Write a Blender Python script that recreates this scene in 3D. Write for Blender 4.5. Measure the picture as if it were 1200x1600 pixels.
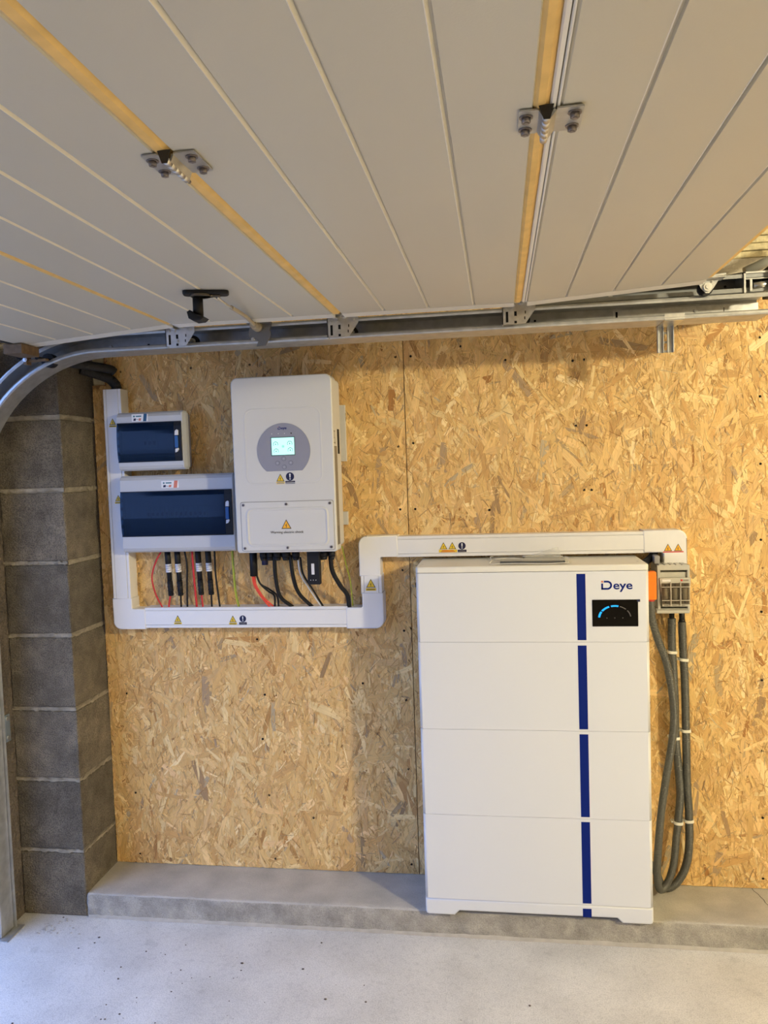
import bpy, bmesh, math, random
import numpy as np
from mathutils import Vector, Matrix

for o in list(bpy.data.objects):
    bpy.data.objects.remove(o)
S = bpy.context.scene
COL = S.collection
rnd = random.Random(7)

# ------------------------------------------------------------------ camera
YAW, PIT, ROL, FPX = math.radians(8.360), math.radians(-3.184), math.radians(-1.893), 1232.0
fw = Vector((-math.sin(YAW)*math.cos(PIT), math.cos(YAW)*math.cos(PIT), math.sin(PIT)))
r0 = Vector((math.cos(YAW), math.sin(YAW), 0)); u0 = r0.cross(fw)
rt = math.cos(ROL)*r0 + math.sin(ROL)*u0
up = -math.sin(ROL)*r0 + math.cos(ROL)*u0
cam = bpy.data.cameras.new('camera'); co = bpy.data.objects.new('camera', cam); COL.objects.link(co)
M = Matrix.Identity(4)
for i in range(3):
    M[i][0] = rt[i]; M[i][1] = up[i]; M[i][2] = -fw[i]
M[0][3], M[1][3], M[2][3] = 0, 0, 1.5465
co.matrix_world = M
cam.sensor_fit = 'VERTICAL'; cam.sensor_height = 36; cam.sensor_width = 27
cam.lens = 36*FPX/1600; cam.clip_start = 0.02; cam.clip_end = 200
S.camera = co

# ------------------------------------------------------------------ light
W_ = bpy.data.worlds.new('world'); S.world = W_; W_.use_nodes = True
wn = W_.node_tree; wn.nodes.clear()
bg = wn.nodes.new('ShaderNodeBackground'); wo = wn.nodes.new('ShaderNodeOutputWorld')
bg.inputs[0].default_value = (0.27, 0.45, 1.0, 1); bg.inputs[1].default_value = 5.0
wn.links.new(bg.outputs[0], wo.inputs[0])
pl = bpy.data.lights.new('daylight_portal', 'AREA'); pl.shape = 'RECTANGLE'; pl.size = 2.4; pl.size_y = 2.0
pl.cycles.is_portal = True
po = bpy.data.objects.new('daylight_portal', pl); COL.objects.link(po)
po.location = (-1.93, 1.12, 1.0); po.rotation_euler = (math.radians(90), 0, math.radians(-90))
LAMPS = [((2.45, 0.10, 2.27), 325)]
for p, e in LAMPS:
    l = bpy.data.lights.new('garage_lamp', 'POINT'); l.energy = e; l.color = (1.0, 0.875, 0.58); l.shadow_soft_size = 0.08
    lo = bpy.data.objects.new('garage_lamp', l); COL.objects.link(lo); lo.location = p
S.view_settings.view_transform = 'Standard'; S.view_settings.look = 'None'
S.view_settings.gamma = 1; S.view_settings.use_curve_mapping = False
S.view_settings.exposure = -0.10

# ------------------------------------------------------------------ materials
def mat(name, col, rough=0.5, metal=0.0, noise=0.0, nscale=20, bump=0.0, bscale=200, bdist=0.002, spec=0.5,
        emit=None, estr=0, detail=4, col2=None, tex=None):
    m = bpy.data.materials.new(name); m.use_nodes = True
    nt = m.node_tree; b = nt.nodes['Principled BSDF']
    b.inputs['Base Color'].default_value = (*col, 1); b.inputs['Roughness'].default_value = rough
    b.inputs['Metallic'].default_value = metal; b.inputs['Specular IOR Level'].default_value = spec
    if emit:
        b.inputs['Emission Color'].default_value = (*emit, 1); b.inputs['Emission Strength'].default_value = estr
    tc = nt.nodes.new('ShaderNodeTexCoord')
    if noise > 0:
        n = nt.nodes.new('ShaderNodeTexNoise'); n.inputs['Scale'].default_value = nscale; n.inputs['Detail'].default_value = detail
        nt.links.new(tc.outputs['Object'], n.inputs['Vector'])
        r = nt.nodes.new('ShaderNodeMapRange'); r.inputs[1].default_value = 0.3; r.inputs[2].default_value = 0.7
        nt.links.new(n.outputs['Fac'], r.inputs[0])
        mx = nt.nodes.new('ShaderNodeMix'); mx.data_type = 'RGBA'
        c2 = col2 if col2 else tuple(c*(1-noise) for c in col)
        mx.inputs[6].default_value = (*c2, 1); mx.inputs[7].default_value = (*[min(1, c*(1+noise*0.5)) for c in col], 1)
        nt.links.new(r.outputs[0], mx.inputs[0]); nt.links.new(mx.outputs[2], b.inputs['Base Color'])
    if bump > 0:
        n = nt.nodes.new('ShaderNodeTexNoise'); n.inputs['Scale'].default_value = bscale; n.inputs['Detail'].default_value = 3
        nt.links.new(tc.outputs['Object'], n.inputs['Vector'])
        bp = nt.nodes.new('ShaderNodeBump'); bp.inputs['Strength'].default_value = bump; bp.inputs['Distance'].default_value = bdist
        nt.links.new(n.outputs['Fac'], bp.inputs['Height']); nt.links.new(bp.outputs[0], b.inputs['Normal'])
    return m

def grain(m, scale, lo, hi, amount, voro=False):
    """multiply fine speckle into the base colour of material m"""
    nt = m.node_tree; b = nt.nodes['Principled BSDF']
    tc = nt.nodes.new('ShaderNodeTexCoord')
    if voro:
        n = nt.nodes.new('ShaderNodeTexVoronoi'); n.inputs['Scale'].default_value = scale; out = n.outputs['Distance']
    else:
        n = nt.nodes.new('ShaderNodeTexNoise'); n.inputs['Scale'].default_value = scale; n.inputs['Detail'].default_value = 3; out = n.outputs['Fac']
    nt.links.new(tc.outputs['Object'], n.inputs['Vector'])
    r = nt.nodes.new('ShaderNodeMapRange'); r.inputs[1].default_value = lo; r.inputs[2].default_value = hi
    r.inputs[3].default_value = 1-amount; r.inputs[4].default_value = 1
    nt.links.new(out, r.inputs[0])
    mx = nt.nodes.new('ShaderNodeMix'); mx.data_type = 'RGBA'; mx.blend_type = 'MULTIPLY'; mx.inputs[0].default_value = 1
    s = b.inputs['Base Color']
    if s.is_linked: nt.links.new(s.links[0].from_socket, mx.inputs[6])
    else: mx.inputs[6].default_value = s.default_value
    nt.links.new(r.outputs[0], mx.inputs[7]); nt.links.new(mx.outputs[2], s)
    return m

M_floor = mat('floor_concrete', (0.74, 0.715, 0.665), 0.75, noise=0.16, nscale=5, bump=0.35, bscale=240, bdist=0.0015, detail=8)
grain(M_floor, 260, 0.38, 0.58, 0.20); grain(M_floor, 60, 0.30, 0.50, 0.10); grain(M_floor, 14, 0.28, 0.36, 0.12)
M_ledge = mat('ledge_concrete', (0.52, 0.49, 0.43), 0.85, noise=0.2, nscale=9, bump=0.6, bscale=150, bdist=0.003, detail=9)
grain(M_ledge, 420, 0.35, 0.6, 0.18)
M_fillet = mat('pale_mortar', (0.47, 0.43, 0.36), 0.9, noise=0.15, nscale=30, bump=0.5, bscale=200)
M_block = []
for k, (a, s) in enumerate((((0.215, 0.180, 0.128), 0.3), ((0.178, 0.150, 0.108), 0.3), ((0.240, 0.200, 0.142), 0.35))):
    m = mat('block_concrete_%d' % k, a, 0.95, noise=s, nscale=11, bump=1.0, bscale=170, bdist=0.006, detail=6)
    grain(m, 300, 0.40, 0.56, 0.45); grain(m, 120, 0.06, 0.22, 0.35, voro=True); grain(m, 30, 0.40, 0.60, 0.18); M_block.append(m)
M_mortar = mat('block_mortar', (0.34, 0.295, 0.215), 0.95, noise=0.35, nscale=30, bump=0.8, bscale=180, bdist=0.004)
M_render = mat('rough_wall_render', (0.17, 0.135, 0.10), 0.95, noise=0.45, nscale=9, bump=1.0, bscale=60, bdist=0.02, detail=8)
grain(M_render, 200, 0.35, 0.6, 0.4)
M_wallin = mat('garage_wall_plain', (0.50, 0.43, 0.32), 0.9, noise=0.1, nscale=4)
M_ceil = mat('ceiling_plain', (0.60, 0.56, 0.47), 0.9, noise=0.05, nscale=3)
M_beam = mat('beam_concrete', (0.52, 0.48, 0.40), 0.9, noise=0.2, nscale=20, bump=0.8, bscale=120, bdist=0.004)
M_foam = mat('ribbed_foam', (0.68, 0.60, 0.38), 0.9, noise=0.2, nscale=60, bump=1.0, bscale=90, bdist=0.004)
M_ground = mat('outside_ground', (0.34, 0.31, 0.25), 0.9, noise=0.1, nscale=3)

M_door = mat('door_panel_paint', (0.55, 0.535, 0.475), 0.42, bump=0.25, bscale=330, bdist=0.0006, noise=0.02, nscale=3)
M_groove_lit = mat('door_groove_lit', (0.84, 0.80, 0.70), 0.4)  # paler copy of the door paint, lamp light put into the colour
M_seal = mat('yellowed_joint_seal', (0.78, 0.53, 0.19), 0.55, noise=0.12, nscale=25)
M_seal_pale = mat('joint_lip_paint', (0.80, 0.78, 0.72), 0.4)
M_galv = mat('galvanised_steel', (0.50, 0.505, 0.50), 0.36, metal=0.6, noise=0.18, nscale=35, bump=0.1, bscale=60)
M_galvw = mat('galvanised_steel_web', (0.30, 0.31, 0.32), 0.55, metal=0.6, noise=0.15, nscale=25)
M_zinc = mat('bright_zinc', (0.66, 0.66, 0.65), 0.32, metal=0.9, noise=0.15, nscale=60)
M_bolt = mat('dull_bolt', (0.28, 0.25, 0.24), 0.45, metal=0.8, noise=0.25, nscale=300)
M_black = mat('black_plastic', (0.010, 0.010, 0.012), 0.5, spec=0.3)
M_dark = mat('dark_rubber', (0.02, 0.018, 0.016), 0.7)
M_hole = mat('hole_dark', (0.006, 0.005, 0.004), 1.0)
M_white = mat('battery_white', (0.72, 0.73, 0.745), 0.38, bump=0.06, bscale=500, bdist=0.0004)
M_whitetop = mat('battery_lid_white', (0.76, 0.74, 0.67), 0.4)
M_inv = mat('inverter_white', (0.62, 0.615, 0.60), 0.42, bump=0.08, bscale=500, bdist=0.0004)
M_invside = mat('inverter_rear_grey', (0.42, 0.36, 0.28), 0.5, metal=0.2)
M_pvc = mat('trunking_pvc', (0.80, 0.785, 0.765), 0.33)
M_box = mat('enclosure_grey', (0.52, 0.525, 0.54), 0.4)
M_boxin = mat('enclosure_inner', (0.42, 0.45, 0.48), 0.5)
M_navy = mat('navy_print', (0.001, 0.013, 0.16), 0.55, spec=0.15)
M_navyd = mat('dark_navy', (0.006, 0.008, 0.05), 0.5)
M_disk = mat('control_disc_grey', (0.27, 0.275, 0.34), 0.45)
M_yel = mat('sticker_yellow', (0.80, 0.55, 0.03), 0.5)
M_ora = mat('sticker_amber', (0.85, 0.42, 0.02), 0.5)
M_ink = mat('sticker_ink', (0.02, 0.015, 0.01), 0.5)
M_stkw = mat('sticker_white', (0.8, 0.8, 0.8), 0.4)
M_stkred = mat('sticker_red', (0.55, 0.03, 0.02), 0.45)
M_stkpink = mat('sticker_faded_red', (0.60, 0.20, 0.13), 0.45)
M_stkteal = mat('sticker_teal', (0.01, 0.07, 0.16), 0.45)
M_lcd = mat('lcd_lit', (0.3, 0.5, 0.5), 0.3, emit=(0.55, 1.0, 0.90), estr=0.95)
M_lcdink = mat('lcd_ink', (0.02, 0.08, 0.07), 0.4, emit=(0.10, 0.36, 0.30), estr=0.7)
M_led = mat('led_blue', (0.0, 0.2, 0.5), 0.3, emit=(0.01, 0.36, 1.0), estr=1.1)
M_ledoff = mat('led_off', (0.10, 0.09, 0.09), 0.4)
M_screen = mat('glass_black', (0.002, 0.0015, 0.0015), 0.15, spec=0.2)
M_red = mat('red_wire', (0.55, 0.02, 0.025), 0.45)
M_red2 = mat('bright_red_wire', (0.78, 0.07, 0.04), 0.45)
M_wblack = mat('black_wire', (0.008, 0.008, 0.009), 0.5, spec=0.3)
M_wwhite = mat('white_wire', (0.72, 0.72, 0.70), 0.45)
M_gy = mat('green_yellow_wire', (0.50, 0.46, 0.03), 0.5)
M_green = mat('green_stripe', (0.07, 0.22, 0.04), 0.5)
M_band = mat('white_band', (0.70, 0.70, 0.74), 0.5)
M_orange = mat('orange_plug', (0.90, 0.20, 0.01), 0.4)
M_cond = mat('grey_conduit', (0.085, 0.085, 0.075), 0.45)
M_tie = mat('white_strap', (0.80, 0.77, 0.66), 0.4)
M_fuse = mat('fuse_switch_grey', (0.50, 0.485, 0.43), 0.42)
M_fusein = mat('fuse_carrier_brown', (0.17, 0.12, 0.085), 0.5, noise=0.6, nscale=120)
M_ceram = mat('fuse_ceramic', (0.52, 0.47, 0.40), 0.3)
M_tan = mat('tan_cable', (0.42, 0.36, 0.26), 0.6)
M_label = mat('rating_label', (0.25, 0.22, 0.18), 0.5, noise=0.4, nscale=300)
M_paper = mat('booklet_blue', (0.035, 0.07, 0.10), 0.5)
M_pebble = mat('pebble', (0.45, 0.42, 0.38), 0.9)
M_spot = mat('dark_speck', (0.10, 0.075, 0.06), 0.9)

def glass(name, tint, trans, rough=0.08):
    m = bpy.data.materials.new(name); m.use_nodes = True; nt = m.node_tree
    for n in list(nt.nodes): nt.nodes.remove(n)
    o = nt.nodes.new('ShaderNodeOutputMaterial'); t = nt.nodes.new('ShaderNodeBsdfTransparent'); t.inputs[0].default_value = (*trans, 1)
    p = nt.nodes.new('ShaderNodeBsdfPrincipled'); p.inputs['Base Color'].default_value = (*tint, 1); p.inputs['Roughness'].default_value = rough
    x = nt.nodes.new('ShaderNodeMixShader'); x.inputs[0].default_value = 0.5
    nt.links.new(t.outputs[0], x.inputs[1]); nt.links.new(p.outputs[0], x.inputs[2]); nt.links.new(x.outputs[0], o.inputs[0])
    return m
M_blueglass = glass('tinted_blue_window', (0.010, 0.030, 0.075), (0.24, 0.36, 0.50), 0.10)
M_blueglass.node_tree.nodes['Mix Shader'].inputs[0].default_value = 0.28
M_clear = glass('clear_cover', (0.10, 0.09, 0.07), (0.95, 0.93, 0.88), 0.10)
M_clear.node_tree.nodes['Mix Shader'].inputs[0].default_value = 0.25
M_bag = glass('clear_bag', (0.80, 0.78, 0.73), (0.93, 0.93, 0.9), 0.2)
M_bag.node_tree.nodes['Mix Shader'].inputs[0].default_value = 0.13
M_flap = glass('flap_film', (0.82, 0.80, 0.74), (0.93, 0.93, 0.9), 0.25)
M_flap.node_tree.nodes['Mix Shader'].inputs[0].default_value = 0.32

# strand board material : colour per strand + grain along the strand (uv)
M_osb = bpy.data.materials.new('osb_strands'); M_osb.use_nodes = True
nt = M_osb.node_tree; b = nt.nodes['Principled BSDF']; b.inputs['Roughness'].default_value = 0.62; b.inputs['Specular IOR Level'].default_value = 0.25
at = nt.nodes.new('ShaderNodeVertexColor'); at.layer_name = 'strand'
uv = nt.nodes.new('ShaderNodeUVMap'); uv.uv_map = 'uv'
ns = nt.nodes.new('ShaderNodeTexNoise'); ns.inputs['Scale'].default_value = 1.0; ns.inputs['Detail'].default_value = 5; ns.inputs['Roughness'].default_value = 0.65
nt.links.new(uv.outputs[0], ns.inputs['Vector'])
mr = nt.nodes.new('ShaderNodeMapRange'); mr.inputs[1].default_value = 0.3; mr.inputs[2].default_value = 0.72; mr.inputs[3].default_value = 0.74; mr.inputs[4].default_value = 1.16
nt.links.new(ns.outputs['Fac'], mr.inputs[0])
mx = nt.nodes.new('ShaderNodeMix'); mx.data_type = 'RGBA'; mx.blend_type = 'MULTIPLY'; mx.inputs[0].default_value = 1
nt.links.new(at.outputs['Color'], mx.inputs[6]); nt.links.new(mr.outputs[0], mx.inputs[7]); nt.links.new(mx.outputs[2], b.inputs['Base Color'])
bp = nt.nodes.new('ShaderNodeBump'); bp.inputs['Strength'].default_value = 0.5; bp.inputs['Distance'].default_value = 0.0008
nt.links.new(ns.outputs['Fac'], bp.inputs['Height']); nt.links.new(bp.outputs[0], b.inputs['Normal'])
M_osbbase = mat('osb_core', (0.40, 0.22, 0.085), 0.8, noise=0.3, nscale=80, bump=0.4, bscale=150)

# ------------------------------------------------------------------ helpers
class MB:
    """collects shapes, one mesh object at the end; mi = material slot"""
    def __init__(s): s.bm = bmesh.new(); s.org = Vector((0, 0, 0))
    def face(s, vs, mi=0, smooth=False):
        try:
            f = s.bm.faces.new(vs); f.material_index = mi; f.smooth = smooth; return f
        except ValueError: return None
    def box(s, x0, x1, y0, y1, z0, z1, bev=0.0, mi=0, seg=2, rot=None, piv=None):
        x0, x1 = min(x0, x1), max(x0, x1); y0, y1 = min(y0, y1), max(y0, y1); z0, z1 = min(z0, z1), max(z0, z1)
        v = [s.bm.verts.new((x, y, z)) for x in (x0, x1) for y in (y0, y1) for z in (z0, z1)]
        q = [(0, 1, 3, 2), (4, 6, 7, 5), (0, 4, 5, 1), (2, 3, 7, 6), (0, 2, 6, 4), (1, 5, 7, 3)]
        fs = [s.face([v[i] for i in t], mi) for t in q]
        if bev > 0:
            es = list({e for f in fs for e in f.edges})
            r = bmesh.ops.bevel(s.bm, geom=es, offset=bev, segments=seg, affect='EDGES', profile=0.5, material=mi)
            v = list({w for f in r['faces'] for w in f.verts} | {w for f in fs if f.is_valid for w in f.verts})
        if rot is not None:
            bmesh.ops.transform(s.bm, matrix=Matrix.Translation(piv) @ rot @ Matrix.Translation(-Vector(piv)), verts=v)
        return s
    def prism(s, pts, a0, a1, axis='y', mi=0, bev=0.0, seg=3, smooth=False):
        """pts = 2D outline (x,z) for axis y, (x,y) for axis z, (y,z) for axis x; near end a0 gets a rounded edge"""
        A = sum(pts[i][0]*pts[(i+1) % len(pts)][1]-pts[(i+1) % len(pts)][0]*pts[i][1] for i in range(len(pts)))
        if A < 0: pts = pts[::-1]
        n = len(pts)
        def P(p, a):
            return {'y': (p[0], a, p[1]), 'z': (p[0], p[1], a), 'x': (a, p[0], p[1])}[axis]
        def inset(d):
            if d == 0: return pts
            out = []
            for i in range(n):
                p0, p1, p2 = pts[i-1], pts[i], pts[(i+1) % n]
                e1 = Vector((p1[0]-p0[0], p1[1]-p0[1])); e2 = Vector((p2[0]-p1[0], p2[1]-p1[1]))
                if e1.length < 1e-9: e1 = e2
                if e2.length < 1e-9: e2 = e1
                e1.normalize(); e2.normalize()
                n1 = Vector((-e1.y, e1.x)); n2 = Vector((-e2.y, e2.x)); m = n1+n2
                if m.length < 1e-6: m = n1
                m.normalize(); k = d/max(0.35, m.dot(n1))
                out.append((p1[0]+m.x*k, p1[1]+m.y*k))
            return out
        rings = []
        sg = 1 if a1 > a0 else -1
        if bev > 0:
            for k in range(seg+1):
                t = math.pi/2*k/seg
                rings.append((inset(bev*(1-math.sin(t))), a0+sg*bev*(1-math.cos(t))))
        else: rings.append((pts, a0))
        rings.append((pts, a1))
        R = [[s.bm.verts.new(P(p, a)) for p in ring] for ring, a in rings]
        s.face(R[0], mi); s.face(R[-1][::-1], mi)
        for i in range(len(R)-1):
            for j in range(n):
                s.face([R[i][j], R[i+1][j], R[i+1][(j+1) % n], R[i][(j+1) % n]], mi, smooth or (bev > 0 and i < seg))
        return s
    def cyl(s, c, r, h, axis='y', n=16, mi=0, r2=None, cap=0.0):
        r2 = r if r2 is None else r2
        ax = {'x': Vector((1, 0, 0)), 'y': Vector((0, 1, 0)), 'z': Vector((0, 0, 1))}[axis] if isinstance(axis, str) else Vector(axis).normalized()
        a = ax.orthogonal().normalized(); bb = ax.cross(a); c = Vector(c)
        R = []
        for rr, t in ((r, 0), (r2, h)):
            R.append([s.bm.verts.new(c+ax*t+(a*math.cos(2*math.pi*i/n)+bb*math.sin(2*math.pi*i/n))*rr) for i in range(n)])
        s.face(R[0][::-1], mi); s.face(R[1], mi)
        for j in range(n): s.face([R[0][j], R[0][(j+1) % n], R[1][(j+1) % n], R[1][j]], mi, True)
        return s
    def tube(s, pts, r, n=10, mi=0, sub=8, corr=0.0, pitch=0.004, smooth=True, caps=True):
        P = [Vector(p) for p in pts]
        if sub > 1 and len(P) > 2:
            Q = []
            for i in range(len(P)-1):
                p0 = P[i-1] if i else P[0]*2-P[1]; p1 = P[i]; p2 = P[i+1]; p3 = P[i+2] if i+2 < len(P) else P[-1]*2-P[-2]
                for k in range(sub):
                    t = k/sub
                    Q.append(0.5*((2*p1)+(-p0+p2)*t+(2*p0-5*p1+4*p2-p3)*t*t+(-p0+3*p1-3*p2+p3)*t**3))
            Q.append(P[-1]); P = Q
        if corr > 0:
            L = [0]
            for i in range(1, len(P)): L.append(L[-1]+(P[i]-P[i-1]).length)
            N = int(L[-1]/(pitch/4)); Q = []; j = 0
            for k in range(N+1):
                d = L[-1]*k/N
                while j < len(L)-2 and L[j+1] < d: j += 1
                t = (d-L[j])/max(1e-9, L[j+1]-L[j]); Q.append(P[j].lerp(P[j+1], t))
            P = Q
        prev = None; R = []
        for i, p in enumerate(P):
            d = (P[min(i+1, len(P)-1)]-P[max(i-1, 0)]).normalized()
            if prev is None: a = d.orthogonal().normalized()
            else: a = (prev-d*prev.dot(d)).normalized()
            prev = a; bb = d.cross(a)
            rr = r*(1-corr*(1 if i % 4 in (0, 1) else 0)) if corr > 0 else r
            R.append([s.bm.verts.new(p+(a*math.cos(2*math.pi*k/n)+bb*math.sin(2*math.pi*k/n))*rr) for k in range(n)])
        for i in range(len(R)-1):
            for k in range(n): s.face([R[i][k], R[i][(k+1) % n], R[i+1][(k+1) % n], R[i+1][k]], mi, smooth)
        if caps: s.face(R[0][::-1], mi); s.face(R[-1], mi)
        return s
    def build(s, name, mats, parent=None, fix=True):
        bmesh.ops.recalc_face_normals(s.bm, faces=s.bm.faces) if fix else None
        me = bpy.data.meshes.new(name)
        org = Vector(parent['_o']) if parent is not None else s.org
        if org.length > 0: bmesh.ops.translate(s.bm, vec=-org, verts=s.bm.verts)
        s.bm.to_mesh(me); s.bm.free()
        for m in (mats if isinstance(mats, (list, tuple)) else [mats]): me.materials.append(m)
        o = bpy.data.objects.new(name, me); COL.objects.link(o)
        if parent is not None:
            o.parent = parent
            o['_o'] = tuple(org)
        else:
            o.location = org; o['_o'] = tuple(org)
        return o

def thing(name, label, cat, loc, group=None):
    o = bpy.data.objects.new(name, None); COL.objects.link(o); o.location = loc; o['_o'] = tuple(loc)
    o.empty_display_size = 0.05
    o['label'] = label; o['category'] = cat
    if group: o['group'] = group
    return o
def tag(o, label, cat, group=None):
    o['label'] = label; o['category'] = cat
    if group: o['group'] = group
    return o
def struct(o): o['kind'] = 'structure'; return o
def rrect(x0, x1, z0, z1, r, n=5):
    if not isinstance(r, (list, tuple)): r = (r,)*4     # bl, br, tr, tl
    out = []
    for (cx, cz, a, q) in ((x0+r[0], z0+r[0], 180, r[0]), (x1-r[1], z0+r[1], 270, r[1]), (x1-r[2], z1-r[2], 0, r[2]), (x0+r[3], z1-r[3], 90, r[3])):
        if q <= 1e-6: out.append((cx, cz)); continue
        for k in range(n+1):
            t = math.radians(a+90*k/n); out.append((cx+q*math.cos(t), cz+q*math.sin(t)))
    return out
def circ(cx, cz, r, n=24, a0=0, a1=360):
    full = abs(a1-a0) >= 360
    return [(cx+r*math.cos(math.radians(a0+(a1-a0)*k/n)), cz+r*math.sin(math.radians(a0+(a1-a0)*k/n))) for k in range(n if full else n+1)]
def text_mesh(body, size, bold=0.0, extr=0.0003):
    """flat text as bmesh-ready mesh in the XY plane, lower left at 0"""
    cu = bpy.data.curves.new('lettering', 'FONT'); cu.body = body; cu.size = size; cu.extrude = extr; cu.offset = bold; cu.resolution_u = 3
    o = bpy.data.objects.new('lettering', cu); COL.objects.link(o)
    dg = bpy.context.evaluated_depsgraph_get(); dg.update()
    me = bpy.data.meshes.new_from_object(o.evaluated_get(dg)); bpy.data.objects.remove(o); return me
def lettering(name, body, x, z, y, width, m, parent, bold=0.0, height=None, label=None):
    me = text_mesh(body, 0.1, bold); xs = [v.co.x for v in me.vertices]; ys = [v.co.y for v in me.vertices]
    k = width/(max(xs)-min(xs)); kz = k if height is None else height/(max(ys)-min(ys)); org = Vector(parent['_o'])
    x_, y_ = min(xs), min(ys)
    for v in me.vertices:
        v.co = Vector((x+(v.co.x-x_)*k, y+v.co.z*-1.0, z+(v.co.y-y_)*kz))-org
    me.materials.clear(); me.materials.append(m)
    o = bpy.data.objects.new(name, me); COL.objects.link(o); o.parent = parent; o['_o'] = tuple(org)
    if label: o['label'] = label
    return o

WY = 2.745          # face of the strand board wall
PF = 2.517          # front of pillar and kerb

# ------------------------------------------------------------------ room shell
struct(MB().box(-1.716, 4.6, -3.4, 3.0, -0.12, 0.0).build('floor', M_floor))
g = MB().box(-14, -1.716, -10, 10, -0.14, -0.012).build('ground', M_ground); struct(g)
struct(MB().box(-9.3, -9.0, -9, 9, -0.012, 2.6).build('wall_sky_block', M_wallin))  # unseen wall added outside to block light from the low sky
struct(MB().box(-1.9, 4.6, -3.4, 3.0, 2.6, 2.7).build('ceiling', M_ceil))
struct(MB().box(4.6, 4.75, -3.4, 3.0, -0.1, 2.7).build('wall_right', M_wallin))
struct(MB().box(-1.9, 4.75, -3.55, -3.4, -0.1, 2.7).build('wall_front', M_wallin))
wl = struct(MB().box(-1.916, -1.716, 2.36, 3.0, 0, 2.6).build('wall_left', M_render))
w2 = MB(); w2.box(-1.916, -1.716, -3.4, -0.06, 0, 2.6); w2.box(-1.916, -1.716, -0.06, 2.36, 2.06, 2.6); w2.build('lintel', M_render, wl)

# pillar of concrete blocks, every block a part of the left wall
ZB = [(0.0, 0.228), (0.242, 0.484), (0.498, 0.736), (0.750, 0.996), (1.010, 1.250), (1.264, 1.500), (1.516, 1.750), (1.766, 2.0), (2.014, 2.26)]
def block(x0, x1, y0, y1, z0, z1, seed):
    r = random.Random(seed); m = MB()
    nx, nz, ny = 6, 6, 5
    m.box(x0, x1, y0, y1, z0, z1, 0.005, seg=2)
    bmesh.ops.subdivide_edges(m.bm, edges=[e for e in m.bm.edges if e.calc_length() > 0.1], cuts=5, use_grid_fill=True)
    for v in m.bm.verts:
        if v.co.y < y1-0.02: v.co.y += r.uniform(-0.0012, 0.0012)
        if v.co.x > x1-0.02: v.co.x += r.uniform(-0.0012, 0.0012)
    return m
for i, (a, c) in enumerate(ZB):
    o = block(-1.716, -1.475+rnd.uniform(-.002, .002), PF+rnd.uniform(-.002, .002), WY+0.02, a, c, i).build('concrete_block', M_block[i % 3], wl)
mm = MB().box(-1.716, -1.4795, PF+0.0045, WY+0.02, 0.0, 2.26)
mm.build('mortar', M_mortar, wl)
# strands of mortar smeared over the joints
m = MB(); r_ = random.Random(3)
for k in range(len(ZB)-1):
    zc = (ZB[k][1]+ZB[k+1][0])/2
    n = 22
    for face in (0, 1):
        top = []; bot = []
        for i in range(n+1):
            t = i/n
            top.append((t, zc+0.003+r_.uniform(-0.003, 0.007))); bot.append((t, zc-0.003-r_.uniform(-0.003, 0.005)))
        for i in range(n):
            q = []
            for (t, z) in (bot[i], bot[i+1], top[i+1], top[i]):
                d = 0.0025+(0.0 if z in (bot[i][1],) else 0.0)
                q.append(m.bm.verts.new((-1.716+0.241*t, PF-0.0030+r_.uniform(0, .0015), z) if face == 0 else (-1.4722-r_.uniform(0, .001), PF-0.002+0.2285*t, z)))
            m.face(q, 0)
mo = m.build('mortar_smear', M_mortar, wl, fix=False); mo['kind'] = 'stuff'

# back wall : masonry, strand boards, concrete beam, ribbed foam above
wb = struct(MB().box(-1.475, 4.6, WY+0.018, 2.95, 0, 2.6).build('wall_back', M_wallin))
MB().box(-1.47, 4.55, WY-0.004, WY+0.016, 2.131, 2.187, 0.003).build('concrete_beam', M_beam, wb)
m = MB()
for k in range(17):
    z = 2.189+k*0.0235
    m.box(-1.47, 4.55, WY+0.002-0.003*(k % 2), WY+0.017, z, z+0.0215, 0.004)
fo = m.build('ribbed_foam', M_foam, wb)

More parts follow.
